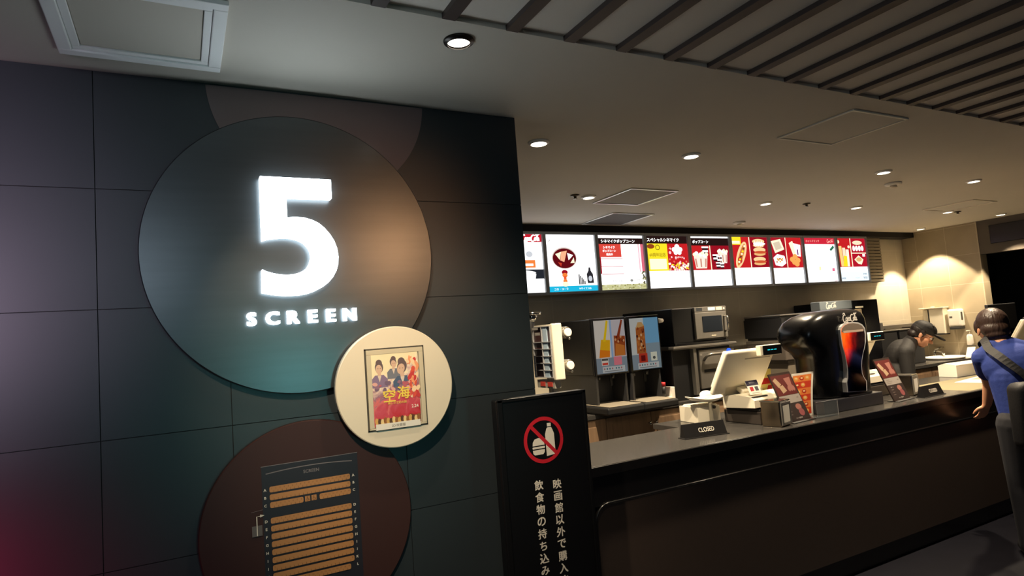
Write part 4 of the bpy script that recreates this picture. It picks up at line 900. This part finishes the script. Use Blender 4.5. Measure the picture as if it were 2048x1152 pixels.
napkins((4.80, 2.83), R(13), 'steel napkin dispenser beside the second menu stand')

def menu_stand(c, rz, label, hgt=.30):
    t = thing('menu_stand', label, 'menu stand', (*c, CZ+.0005), rz, 'tabletop menu stands')
    v = Vector((0, .12, .30)).normalized(); n = Vector((0, -.30, .12)).normalized(); w = .115
    Q = lambda a, s, k: Vector((a, 0, .004))+v*s+n*k
    b = MB(); b.prism([(-w, 0), (w, 0), (w, hgt+.015), (-w, hgt+.015)], lambda u, s: Q(u, s, 0), lambda u, s: Q(u, s, -.008)); b.build('board', mat('dark_brown_board', (54, 42, 38), .35), t)
    b = MB(); b.prism([(-.03, 0), (.05, 0), (.05, .004), (-.03, .004)], lambda u, s: Vector((-w, u, s)), lambda u, s: Vector((w, u, s))); b.build('foot', M_blackmat, t)
    pr = Print(Q(0, 0, .0005), (1, 0, 0), v, step=.0003)
    brd, pnk, cr = pc((88, 28, 26)), pc((150, 98, 88)), pc((168, 140, 112))
    pr.rect(-w+.006, .168, w-.014, hgt, brd, 0); pr.rect(-w+.006, .115, w-.008, .166, pc((146, 138, 132)), 0); pr.rect(-w+.006, .006, w-.008, .113, pc((46, 35, 33)), 0)
    pr.poly([(-.10, .27), (-.065, .285), (-.03, .24), (-.07, .22)], cr, 1); pr.poly([(-.065, .225), (-.02, .235), (-.0, .195), (-.05, .18)], cr, 2); pr.poly([(.015, .275), (.085, .28), (.075, .23), (.03, .225)], pnk, 1)
    for k in range(5): pr.oval(.03+.012*k, .205+.012*(k % 2), .014, .018, pnk, 2, n=12)
    for z, a in ((.15, .05), (.138, .08), (.126, .06)): pr.rect(-.09, z, -.09+a, z+.004, pc((120, 110, 104)), 1)
    pr.text('600', .075, .145, pc((120, 110, 104)), h=.010, lay=1)
    pr.oval(.04, .085, .03, .02, pnk, 1); pr.oval(.05, .05, .028, .024, pc((134, 72, 74)), 1)
    pr.text('2種ソース', -.055, .098, pc((196, 186, 178)), h=.008, lay=1)
    for z in (.078, .06, .042): pr.rect(-.08, z, -.08+.03+.2*(z % .02), z+.003, pc((130, 116, 110)), 1)
    pr.text('セット割引中', .0, .018, pc((206, 196, 186)), h=.010, lay=1); pr.build('menu_print', t)
menu_stand((3.385, 2.665), R(6), 'brown tabletop menu stand behind the first napkin dispenser')
menu_stand((4.52, 2.70), R(6), 'brown tabletop menu stand right of the black cola machine')

# curved menu card behind the first stand
def curved_card(c, w, h, label, name, seed, rz=0, flare=.07):
    t = thing(name, label, 'menu card', (*c, CZ+.0005), rz)
    outl = [(0, 0)]+[(w*.45+flare*(k/10)**1.8, h*k/10) for k in range(11)]+[(-w*.5, h), (-w*.5, 0)]
    b = MB(); b.prism(outl[1:], lambda u, v: Vector((u, .0+.25*v*v, v)), lambda u, v: Vector((u, .004+.25*v*v, v))); b.build('card', M_paper, t)
    b = MB(); b.box(-w*.4, w*.3, .002, .06, 0, .006); b.build('foot', M_glass, t)
    pr = Print((0, -.0008, 0)); rr = random.Random(seed); pr.P = lambda a, s: Vector((a, -.0008-.0003*(pr.lay+.05*pr.k)+.25*s*s, s))
    n = 6; cols = [(206, 62, 34), (232, 130, 60), (186, 48, 30), (240, 170, 80)]
    for r in range(n):
        z0, z1 = .012+(h-.025)*r/n, .012+(h-.025)*(r+1)/n
        xr = lambda z: w*.45+flare*(z/h)**1.8-.02
        pr.poly([(-w*.46, z0), (xr(z0), z0), (xr(z1), z1), (-w*.46, z1)], pc(cols[r % 2]), 0)
        for k in range(4):
            x = -w*.30+.055*k
            if x < xr(z0)-.02: pr.oval(x, (z0+z1)/2, .021, .013, pc(cols[(k+r) % 2+2]), 1, n=14); pr.oval(x, (z0+z1)/2+.002, .012, .006, pc((246, 206, 150)), 2, n=10)
    pr.build('card_print', t)
curved_card((3.585, 2.775), .155, .275, 'curved orange-red menu card with white edge beside the cola machine', 'curved_menu_card', 1)
t = thing('yellow_flyer', 'small yellow and red flyer glimpsed behind the first cash register', 'flyer', (3.53, 3.05, CZ+.0005), 0)
b = MB(); b.box(-.09, .09, 0, .003, 0, .30); b.build('sheet', pc((236, 214, 120)), t)
b = MB(); b.box(-.06, .06, -.02, .04, 0, .006); b.build('foot', M_glass, t)
pr = Print((0, -.0005, 0)); pr.rect(-.085, .2, .085, .24, pc((200, 50, 40))); pr.poly([(.0, .1), (.085, .1), (.085, .19), (.05, .19)], pc((206, 60, 44))); pr.rect(-.07, .12, -.01, .18, pc((250, 240, 210))); pr.build('print', t)

# plinth, clear stand and cola machine
bs = (3.95, 2.9, CZ+.0005)
b = MB(); b.box(3.665, 4.30, 2.70, 3.06, CZ+.0008, 1.035, .005); single('machine_plinth', b, mat('charcoal_plinth', (46, 46, 50), .35), 'charcoal plinth under the black cola machine', 'plinth', None, bs)
t = thing('clear_card_holder', 'clear acrylic panel at the left front corner of the charcoal plinth', 'acrylic holder', (3.62, 2.64, CZ+.0005), R(-4))
b = MB(); b.box(-.10, .09, 0, .0025, .0, .10); b.build('panel', M_glass, t); b = MB(); b.box(.088, .0905, -.001, .0035, 0, .10); b.box(-.10, .0905, -.001, .0035, .0985, .1005); b.build('edge', mat('acrylic_edge', (170, 170, 172), .2), t); b = MB(); b.box(-.10, .09, 0, .045, 0, .0025); b.build('foot', M_glass, t)

bs = (3.98, 2.9, 1.036)
t = thing('cola_dispenser', 'glossy black rounded cola dispenser with a glowing glass-shaped front', 'drink dispenser', bs)
def sel(z, x0, x1, y0, y1, e=3.6, n=56):
    cx, cy, rx, ry = (x0+x1)/2, (y0+y1)/2, (x1-x0)/2, (y1-y0)/2; out = []
    for i in range(n):
        a = 2*PI*i/n; c, s = math.cos(a), math.sin(a)
        out.append(Vector((cx+rx*math.copysign(abs(c)**(2/e), c), cy+ry*math.copysign(abs(s)**(2/e), s), z)))
    return out
secs = [(1.037, 3.74, 4.30, 2.735, 3.0), (1.05, 3.735, 4.305, 2.73, 3.005), (1.20, 3.735, 4.315, 2.73, 2.995), (1.30, 3.735, 4.325, 2.725, 3.0), (1.345, 3.72, 4.33, 2.722, 3.02), (1.375, 3.69, 4.335, 2.72, 3.05), (1.41, 3.668, 4.338, 2.718, 3.07), (1.46, 3.66, 4.34, 2.716, 3.08), (1.51, 3.67, 4.335, 2.716, 3.075), (1.555, 3.70, 4.325, 2.72, 3.05), (1.59, 3.755, 4.30, 2.73, 3.01), (1.612, 3.83, 4.255, 2.75, 2.96), (1.623, 3.91, 4.19, 2.79, 2.91), (1.626, 3.98, 4.12, 2.83, 2.87)]
b = MB(); b.rings([sel(*s) for s in secs]); b.build('body', M_black, t, bs)
gl = [(1678, 668), (1677.5, 660), (1679, 654), (1684, 648.5), (1693, 645), (1703, 644), (1714, 645), (1722, 649), (1727, 656), (1729, 666), (1729.2, 683), (1727, 695), (1724, 706), (1721.5, 720), (1721, 732), (1722, 746), (1726, 755), (1731, 762), (1731.5, 781.5), (1692, 784.5), (1690, 765), (1692, 756), (1692, 742), (1690.5, 727), (1687, 709), (1681.5, 690)]
g2 = [(p.x, p.z) for p in (atY(u, v, 2.71) for u, v in gl)]
b = MB(); b.prism(g2, lambda u, v: Vector((u, 2.700, v)), lambda u, v: Vector((u, 2.745, v))); b.build('glass_surround', mat('silver_rim', (214, 216, 218), .3, metal=.35), t, bs)
cxg = sum(p[0] for p in g2)/len(g2)
inner = [(cxg+(u-cxg)*.90-.004, 1.055+(v-1.052)*.975) for u, v in g2]
def cola_mat():
    m = bpy.data.materials.new('backlit_cola'); m.use_nodes = True; nt = m.node_tree; nt.nodes.clear()
    o = nt.nodes.new('ShaderNodeOutputMaterial'); e = nt.nodes.new('ShaderNodeEmission'); gl_ = nt.nodes.new('ShaderNodeBsdfGlossy'); gl_.inputs['Roughness'].default_value = .1; gl_.inputs[0].default_value = (.06, .06, .06, 1); a = nt.nodes.new('ShaderNodeAddShader')
    tc = nt.nodes.new('ShaderNodeTexCoord'); sp = nt.nodes.new('ShaderNodeSeparateXYZ'); nt.links.new(tc.outputs['Generated'], sp.inputs[0])
    n = nt.nodes.new('ShaderNodeTexNoise'); n.inputs['Scale'].default_value = 4; n.inputs['Detail'].default_value = 3; nt.links.new(tc.outputs['Generated'], n.inputs['Vector'])
    f1 = nt.nodes.new('ShaderNodeMath'); f1.operation = 'MULTIPLY_ADD'; nt.links.new(sp.outputs[0], f1.inputs[0]); f1.inputs[1].default_value = -1.0; nt.links.new(sp.outputs[2], f1.inputs[2])
    f2 = nt.nodes.new('ShaderNodeMath'); f2.operation = 'MULTIPLY_ADD'; nt.links.new(n.outputs['Fac'], f2.inputs[0]); f2.inputs[1].default_value = .55; nt.links.new(f1.outputs[0], f2.inputs[2])
    rp = nt.nodes.new('ShaderNodeValToRGB'); nt.links.new(f2.outputs[0], rp.inputs[0]); el = rp.color_ramp.elements
    el[0].position = .28; el[0].color = (*lin((10, 6, 12)), 1); el[1].position = 1.0; el[1].color = (*lin((255, 110, 24)), 1)
    for p, c in ((.42, (40, 8, 12)), (.55, (120, 14, 14)), (.70, (206, 34, 14)), (.84, (250, 70, 16))): q = el.new(p); q.color = (*lin(c), 1)
    mp = nt.nodes.new('ShaderNodeMapRange'); mp.inputs['From Min'].default_value = .36; mp.inputs['From Max'].default_value = .56; nt.links.new(sp.outputs[2], mp.inputs['Value'])
    nt.links.new(rp.outputs[0], e.inputs[0]); nt.links.new(mp.outputs[0], e.inputs[1]); nt.links.new(e.outputs[0], a.inputs[0]); nt.links.new(gl_.outputs[0], a.inputs[1]); nt.links.new(a.outputs[0], o.inputs[0]); return m
b = MB(); b.prism(inner, lambda u, v: Vector((u, 2.697, v)), lambda u, v: Vector((u, 2.701, v))); b.build('lit_glass', cola_mat(), t, bs)
top = [(u, v) for u, v in inner if v > 1.465]; zb = 1.468
hd = sorted(top, key=lambda p: math.atan2(p[1]-1.46, p[0]-cxg))
b = MB(); b.prism([(hd[0][0], zb)]+hd+[(hd[-1][0], zb)], lambda u, v: Vector((u, 2.694, v)), lambda u, v: Vector((u, 2.6965, v))); b.build('foam_head', mat('grey_glass_top', (120, 108, 98), .2), t, bs)
b = MB(); ws = [(p[0], p[1]) for p in hd if abs(p[0]-cxg) < 1]; b.box(hd[-1][0]+.012, hd[0][0]-.012, 2.6925, 2.694, 1.462, 1.476, .0005); b.build('glass_rim', mat('pale_rim', (196, 176, 160), .3), t, bs)
pr = Print((4.02, 2.705, 1.56), (1, 0, .0), Vector((0, .10, 1)).normalized()); pr.w = Vector((0, -1, 0)); pr.lay = 2; pr.script(.02, 0, .155, pc((190, 186, 180)), 2, th=.022); pr.build('script_logo', t, bs)
b = MB(); b.box(3.93, 4.19, 2.70, 2.78, 1.0362, 1.05, .006); b.build('drip_ledge', M_black, t, bs)

# right end of the counter
t = thing('white_box', 'white plastic box with sloped lid on the far right of the counter', 'box', (6.31, 3.20, CZ+.0005), R(-4))
b = MB(); b.prism([(-.07, 0), (.09, 0), (.09, .10), (.03, .12), (-.07, .105)], lambda u, v: Vector((-.19, u, v)), lambda u, v: Vector((.20, u, v))); b.build('shell', M_white, t)
b = MB(); b.box(-.19, .20, -.071, -.068, .096, .1); b.build('lid_seam', M_pos, t)
t = thing('paper_placemat', 'printed paper sheet lying on the counter in front of the customer', 'paper sheet', (5.95, 2.87, CZ+.0005), R(8))
b = MB(); b.box(-.24, .30, -.13, .12, 0, .0012); b.build('sheet', M_paper, t)
pr = Print((0, 0, .0015), (1, 0, 0), (0, 1, 0)); pr.rect(.0, -.08, .26, .09, pc((206, 150, 130))); pr.oval(.13, 0, .08, .05, pc((176, 84, 66)), 1); pr.rect(-.2, -.07, -.04, -.05, pc((190, 176, 160))); pr.build('print', t)
t = thing('counter_mat', 'pale yellow counter mat under the paper sheet', 'mat', (5.80, 2.86, CZ-.0001))
b = MB(); b.box(-.62, 1.1, -.27, .23, .0, .0006); b.build('mat', mat('pale_mat', (122, 114, 86), .5), t)
t = thing('cardboard_tray', 'small tan tray behind the second CLOSED sign', 'tray', (5.03, 2.86, CZ+.0005), R(10))
b = MB(); b.box(-.12, .12, -.09, .09, 0, .003); b.box(-.12, .12, -.09, -.086, 0, .025); b.box(-.12, .12, .086, .09, 0, .025); b.build('tray', mat('tan_card', (160, 138, 104), .6), t)
# leaning white folder beyond the sink
t = thing('white_folder', 'white folder propped against the tiled wall by the customer shoulder', 'folder', (7.77, 3.81, BZ+.0005))
b = MB(); b.prism([(-.03, 0), (-.01, 0), (.05, .108), (.038, .112)], lambda u, v: Vector((u, -.02, v)), lambda u, v: Vector((u, .06, v))); b.build('folder', M_paper, t)

t = thing('dark_overhead_panel', 'dark switched-off panel on the grey lintel at the right edge', 'panel', (7.87, 2.6, 2.33))
b = MB(); b.box(-.015, .004, -1.2, .93, -.10, .10, .004); b.build('screen', M_black, t)
t = thing('exit_sign', 'small pale green lit sign in the dark doorway at the right edge', 'sign', (9.0, 3.60, 2.28))
b = MB(); b.box(-.02, .02, -.2, .12, -.05, .05, .004); b.build('case', M_white, t)
b = MB(); b.box(-.023, -.0205, -.19, .11, -.04, .04); b.build('lit_face', gc((206, 226, 170), .8), t); b = MB(); b.box(-.005, .005, -.02, .02, .05, .22); b.build('hanger', M_dark, t)
t = thing('dark_monitor', 'dark monitor beyond the customer head at the right edge', 'monitor', (7.35, 3.29, CZ+.0005))
b = MB(); b.box(-.25, .3, .0, .03, .36, .62, .006); b.build('screen', M_dark, t); b = MB(); b.box(-.02, .02, .01, .04, .0, .40); b.box(-.12, .12, -.06, .08, 0, .012, .003); b.build('stand', M_blackmat, t)

# ------------------------------------------------------------------ people
def organic(name, shapes, m, parent, base, voxel=.006, smooth=4):
    """union of capsules and ellipsoids grown into one continuous skin"""
    b = MB()
    for s in shapes:
        if s[0] == 'c':
            pts, rs = s[1], s[2]
            for i in range(len(pts)-1): b.cyl(pts[i], pts[i+1], rs[i], rs[i+1], n=16)
            for p, r in zip(pts, rs): b.ell(p, (r, r, r), n=14)
        else: b.ell(s[1], s[2], s[3] if len(s) > 3 else None, n=24)
    o = b.build(name, m, None)
    md = o.modifiers.new('r', 'REMESH'); md.mode = 'VOXEL'; md.voxel_size = voxel
    sm = o.modifiers.new('s', 'SMOOTH'); sm.iterations = smooth; sm.factor = .5
    dg = bpy.context.evaluated_depsgraph_get(); me = bpy.data.meshes.new_from_object(o.evaluated_get(dg))
    bpy.data.objects.remove(o)
    me.transform(Matrix.Translation(-Vector(base)))
    for p in me.polygons: p.use_smooth = True
    me.name = name; q = bpy.data.objects.new(name, me); COL.objects.link(q); q.parent = parent
    if not me.materials: me.materials.append(m)
    return q
V = Vector
def hand(wrist, d, side, up, curl=.5, L=.17):
    """palm, four bent fingers of different lengths and a thumb; d: pointing, side: towards the thumb, up: back of hand"""
    d, side, up = V(d).normalized(), V(side).normalized(), V(up).normalized(); wrist = V(wrist); out = []
    k = L/.18
    palm = wrist+d*.085*k
    for a in (-.026, -.009, .009, .026): out.append(('c', [wrist+side*a*.7*k, palm+side*a*k], [.015*k, .0125*k]))
    for a, l in ((.029, .068), (.010, .076), (-.010, .070), (-.028, .054)):
        p = palm+side*a*k; pts = [p]; dd = d.copy()
        for j, f in enumerate((.42, .33, .25)):
            ang = curl*(.5+.55*j); q = (d*math.cos(ang)-up*math.sin(ang)).normalized(); p = p+q*l*f*k*1.05+side*a*.06*k; pts.append(p)
        out.append(('c', pts, [.0098*k, .009*k, .0082*k, .007*k]))
    t0 = wrist+d*.028*k+side*.022*k; t1 = t0+(side*.75+d*.5-up*.25).normalized()*.038*k; t2 = t1+(side*.3+d*.85-up*.3).normalized()*.030*k; t3 = t2+(d*.95-up*.3).normalized()*.024*k
    out.append(('c', [t0, t1, t2, t3], [.014*k, .0115*k, .010*k, .008*k]))
    return out
def head_shapes(c, f, s, u, k=1.):
    """c: centre of the skull; f forward, s to the person's left, u up"""
    c, f, s, u = V(c), V(f), V(s), V(u); rot = Matrix((f, s, u)).transposed().to_quaternion()
    P = lambda a, b_, d: c+(f*a+s*b_+u*d)*k
    E = lambda a, b_, d, r: ('e', P(a, b_, d), [x*k for x in r], rot)
    out = [E(-.008, 0, .028, (.094, .074, .082)), E(.03, 0, -.045, (.058, .056, .062)), E(.048, 0, -.088, (.034, .036, .026)), E(.062, 0, .012, (.03, .056, .03)),
           ('c', [P(.086, 0, .004), P(.098, 0, -.018), P(.112, 0, -.034)], [.009*k, .0105*k, .0125*k]), E(.094, .012, -.038, (.01, .008, .008)), E(.094, -.012, -.038, (.01, .008, .008)),
           E(.084, 0, -.064, (.012, .022, .0065)), E(.083, 0, -.075, (.012, .019, .007)), E(.078, .03, .018, (.013, .02, .006)), E(.078, -.03, .018, (.013, .02, .006))]
    for sg in (1, -1):
        out += [E(-.008, sg*.076, -.012, (.017, .010, .030)), E(-.006, sg*.079, -.036, (.009, .008, .011)), E(.055, sg*.042, -.03, (.026, .018, .022))]
    return out, P, rot

def torso(neck0, neck1, chest, hip, fh, s, sL, sR, k=1., fat=0.):
    ax = (neck1-hip).normalized(); f2 = (fh-ax*fh.dot(ax)).normalized(); s2 = ax.cross(f2).normalized()
    rot = Matrix((f2, s2, ax)).transposed().to_quaternion(); c0 = neck1.lerp(chest, .62)
    mid = chest.lerp(hip, .5)
    return [('e', c0, ((.112+fat)*k, (.175+fat)*k, .165*k), rot), ('e', mid, ((.115+fat)*k, (.155+fat)*k, .2*k), rot), ('e', hip, ((.125+fat)*k, (.165+fat)*k, .13*k), rot),
            ('c', [neck0.lerp(neck1, .55), sL], [(.052+fat)*k, (.056+fat)*k]), ('c', [neck0.lerp(neck1, .55), sR], [(.052+fat)*k, (.056+fat)*k]), ('c', [neck0.lerp(neck1, .3), neck1], [(.05+fat)*k, .07*k])]

# employee, bent over the counter behind the second menu stand
hc = atY(1843, 668, 3.46)
f = V((.50, -.72, -.62)).normalized(); s = V((0, 0, 1)).cross(f).normalized(); u = f.cross(s).normalized()
bs = (hc.x-.25, 3.60, 0)
emp = thing('person', 'employee in a black cap and black shirt bending over the counter', 'person', bs)
sh, P, rot = head_shapes(hc, f, s, u, 1.0)
neck0 = P(-.03, 0, -.06); fh = V((.5, -.78, 0)).normalized()
neck1 = neck0-fh*.07+V((0, 0, -.07)); chest = neck1-fh*.11+V((0, 0, -.16)); hip = neck1-fh*.27+V((0, 0, -.42)); hip.y = min(hip.y, 3.61)
sR, sL = neck1-s*.185+V((0, 0, -.055))-fh*.03, neck1+s*.185+V((0, 0, -.055))-fh*.03
eR, eL = sR+V((0, 0, -.25))-s*.02, sL+V((0, 0, -.25))+s*.02
wR, wL = eR+V((0, 0, -.21))+fh*.03, eL+V((0, 0, -.21))+fh*.03
body = list(sh)+[('c', [neck0, neck1], [.054, .06]), ('c', [neck1.lerp(chest, .3), chest, hip], [.075, .085, .09]), ('c', [sR, eR, wR], [.048, .040, .027]), ('c', [sL, eL, wL], [.048, .040, .027])]
for sg in (-1, 1):
    kn = hip+s*sg*.10+V((0, 0, -.42))+fh*.03; an = V((kn.x, kn.y, .09))-fh*.02; body.append(('c', [hip+s*sg*.085, kn, an], [.085, .058, .042])); body.append(('c', [an, an+fh*.12+V((0, 0, -.05))], [.04, .03]))
body += hand(wR, V((0, 0, -1))+fh*.1, fh, -s, .45)+hand(wL, V((0, 0, -1))+fh*.1, fh, s, .45)
organic('body', body, M_skin, emp, bs, .0055)
shirt = torso(neck0, neck1, chest, hip, fh, s, sL, sR, 1, .012)+[('c', [sR, chest], [.066, .12]), ('c', [sL, chest], [.066, .12]), ('c', [sR, eR, eR*.25+wR*.75], [.066, .056, .042]), ('c', [sL, eL, eL*.25+wL*.75], [.066, .056, .042])]
organic('shirt', shirt, M_blackcloth, emp, bs, .008)
organic('trousers', [('c', [hip+s*sg*.085+V((0, 0, .02)), hip+s*sg*.10+V((0, 0, -.42))+fh*.03, V(((hip+s*sg*.10).x, (hip+s*sg*.10).y, .10))], [.115, .075, .062]) for sg in (-1, 1)]+[('e', hip, (.14, .13, .1))], M_blackcloth, emp, bs, .009)
for sg in (-1, 1):
    an = hip+s*sg*.10; an.z = .045; organic('shoe', [('c', [an, an+fh*.16], [.044, .036])], M_blackmat, emp, bs, .008)
E = lambda a, b_, d, r: ('e', P(a, b_, d), r, rot)
organic('hair', [E(-.022, 0, .03, (.089, .083, .088)), E(-.055, 0, -.03, (.055, .07, .05)), E(.0, .076, .02, (.02, .012, .03)), E(.0, -.076, .02, (.02, .012, .03))], M_hair, emp, bs, .006)
capm = mat('black_cap', (20, 18, 18), .7, bump=.1, scale=60)
cp = organic('cap', [E(.0, 0, .062, (.104, .088, .068)), E(-.01, 0, .045, (.1, .087, .05)), E(.12, 0, .047, (.075, .072, .010)), E(.14, 0, .040, (.052, .058, .009))], capm, emp, bs, .0055)
b = MB(); q = P(.035, -.05, .118); b.ell(q, (.009, .009, .006), n=10); b.build('badge', M_chrome, cp, bs)
b = MB()
for sg in (-1, 1):
    c0 = P(.098, sg*.034, .0); b.tube([c0+(s*math.cos(a)*.024+u*math.sin(a)*.017) for a in np.linspace(0, 2*PI, 17)], .0016, n=6); b.tube([P(.097, sg*.058, .004), P(.02, sg*.08, .006)], .0016, n=6)
b.tube([P(.1, -.011, .002), P(.106, 0, .006), P(.1, .011, .002)], .0016, n=6); b.build('glasses', M_blackmat, emp, bs)
b = MB()
for sg in (-1, 1): b.ell(P(.080, sg*.033, .001), (.012, .012, .012), n=12)
b.build('eyes', pc((226, 220, 210)), emp, bs); 
b = MB(); q = sR+s*.05+V((0, 0, .062)); b.ell(q, (.012, .012, .006), n=10); b.build('shoulder_pin', M_white, emp, bs)

# customer in a blue T-shirt, seen from behind
hc = atY(1985, 656, 2.20)
f = V((.76, .60, -.26)).normalized(); s = V((0, 0, 1)).cross(f).normalized(); u = f.cross(s).normalized(); fh = V((f.x, f.y, 0)).normalized()
bs = (hc.x-.02, 2.12, 0)
cus = thing('person', 'customer in a blue T-shirt leaning on the counter, seen from behind', 'person', bs)
sh, P, rot = head_shapes(hc, f, s, u, 1.06)
neck0 = P(-.025, 0, -.06); lat = V((.43, -.90, 0)); neck1 = neck0-fh*.03+V((0, 0, -.07))+lat*.02; chest = neck1-fh*.07+V((0, 0, -.20))+lat*.05; hip = neck1-fh*.12+V((0, 0, -.48))+lat*.08
sL, sR = neck1+s*.108+V((0, 0, -.065)), neck1-s*.175+V((0, 0, -.05))
eL = atY(1980, 768, 2.34); wL = atY(1974, 808, 2.40)
eR = sR+fh*.15+V((0, 0, -.22)); wR = eR+fh*.2+V((0, 0, -.03)); wR.z = CZ+.04
body = list(sh)+[('c', [neck0, neck1], [.056, .062]), ('c', [neck1.lerp(chest, .3), chest, hip], [.068, .078, .085]), ('c', [sL, eL, wL], [.05, .043, .028]), ('c', [sR, eR, wR], [.05, .043, .028])]
kn = {}
for sg in (-1, 1):
    k_ = hip+s*sg*.10+V((0, 0, -.36)); k_.z = .44; an = V((k_.x, k_.y, .09))-fh*.03; kn[sg] = (k_, an); body.append(('c', [hip+s*sg*.085, k_, an], [.09, .06, .042])); body.append(('c', [an, an+fh*.13+V((0, 0, -.055))], [.04, .03]))
hd_ = (atY(1966, 828, 2.44)-wL).normalized()
body += hand(wL, hd_, V((-.62, .2, .1)), V((-.3, -.9, .2)), .75, .165)+hand(wR, fh, s, V((0, 0, 1)), .2)
organic('body', body, M_skin, cus, bs, .0055)
cL = sL.lerp(eL, .50)
cRr = sR.lerp(eR, .62)
shirt_o = organic('t_shirt', torso(neck0, neck1, chest, hip, fh, s, sL, sR, .92, .008)+[('c', [chest+s*.05, hip+s*.04+V((0, 0, -.05))], [.115, .118]), ('c', [chest-s*.06, hip-s*.04+V((0, 0, -.05))], [.115, .118])]+[('c', [sL, cL], [.068, .064]), ('c', [sR, cRr], [.068, .064]), ('e', hip+V((0, 0, -.10)), (.132, .142, .12))], M_blue, cus, bs, .007)
organic('jeans', [('c', [hip+s*sg*.085, kn[sg][0], kn[sg][1]], [.115, .08, .065]) for sg in (-1, 1)]+[('e', hip+V((0, 0, -.06)), (.15, .14, .1))], M_jeans, cus, bs, .009)
for sg in (-1, 1):
    an = kn[sg][1].copy(); an.z = .045; organic('shoe', [('c', [an, an+fh*.17], [.044, .038])], M_dark, cus, bs, .008)
E = lambda a, b_, d, r: ('e', P(a, b_, d), r, rot)
organic('hair', [E(-.018, 0, .036, (.104, .090, .094)), E(-.05, 0, -.02, (.066, .082, .062)), E(-.062, 0, -.06, (.045, .062, .036)), E(.06, 0, .075, (.05, .07, .04)), E(.006, .08, .012, (.03, .016, .045)), E(.006, -.08, .012, (.03, .016, .045))], mat('dark_brown_hair', (52, 36, 30), .42, bump=.6, scale=70, stretch=(1, 1, .2)), cus, bs, .006)
# shoulder bag: strap over the left shoulder, bag on the back
t = thing('shoulder_bag', 'black shoulder bag slung across the back of the blue T-shirt', 'bag', (hip.x, hip.y-.25, .95))
bb = (hip.x, hip.y-.25, .95)
from mathutils.bvhtree import BVHTree
_vs = [v.co+V(bs) for v in shirt_o.data.vertices]
tree = BVHTree.FromPolygons(_vs, [tuple(p.vertices) for p in shirt_o.data.polygons])
ax = hip-neck1
def skin_at(p, c, gap):
    """the point just outside the shirt, looking from p towards c"""
    d = (c-p).normalized(); h = tree.ray_cast(p, d)
    return h[0]-d*gap if h[0] is not None else p
back = hip.lerp(chest, .30)
outd = (-fh*.93-s*.36).normalized()
back = back+s*.11; hit = skin_at(back+outd*.6, back, .0)
bc = hit+outd*.165+V((0, 0, .04))
q = Matrix((outd, V((0, 0, 1)).cross(outd), V((0, 0, 1)))).transposed().to_4x4(); q.translation = bc
b = MB(); b.box(-.07, .07, -.17, .17, -.22, .17, .05, 4, M=q); pch = b.build('pouch', M_bag, t, bb, smooth=True)
b = MB(); b.box(.07, .076, -.14, .14, -.12, .09, .003, M=q); b.box(.071, .08, -.13, .13, .095, .103, M=q); b.build('front_pocket', M_bag, pch, bb)
# the strap runs from the front over the left shoulder and down across the back to the pouch
top = neck0.lerp(sL, .85)
ctl = [(chest+fh*.6+s*.02, chest), (top+fh*.25+V((0, 0, .25)), top), (top+V((0, 0, .5)), top), (top-fh*.3+V((0, 0, .25)), top+V((0, 0, -.05))), (chest-fh*.6+s*.03+V((0, 0, .06)), chest+s*.03+V((0, 0, .06))), (chest-fh*.6-s*.06+V((0, 0, -.06)), chest-s*.06+V((0, 0, -.06)))]
cv = []
for i in range(len(ctl)-1):
    for k in range(8):
        p, c = ctl[i][0].lerp(ctl[i+1][0], k/8), ctl[i][1].lerp(ctl[i+1][1], k/8); cv.append(skin_at(p, c, .03))
cv.append(bc+V((0, 0, .165)))
for _ in range(3): cv = [cv[0]]+[(cv[i-1]+cv[i]*2+cv[i+1])/4 for i in range(1, len(cv)-1)]+[cv[-1]]
ns = [tree.find_nearest(p)[1] for p in cv]
for _ in range(8): ns = [(ns[max(i-1, 0)]+ns[i]*2+ns[min(i+1, len(ns)-1)]).normalized() for i in range(len(ns))]
b = MB(); rg = []
for i, p in enumerate(cv):
    d = (cv[min(i+1, len(cv)-1)]-cv[max(i-1, 0)]).normalized(); n_ = ns[i]; n_ = (n_-d*n_.dot(d)).normalized(); w = d.cross(n_)
    p = p+n_*.006
    rg.append([p+w*.024+n_*.002, p-w*.024+n_*.002, p-w*.024-n_*.002, p+w*.024-n_*.002])
b.rings(rg, True, smooth=False); b.build('strap', M_bag, t, bb)
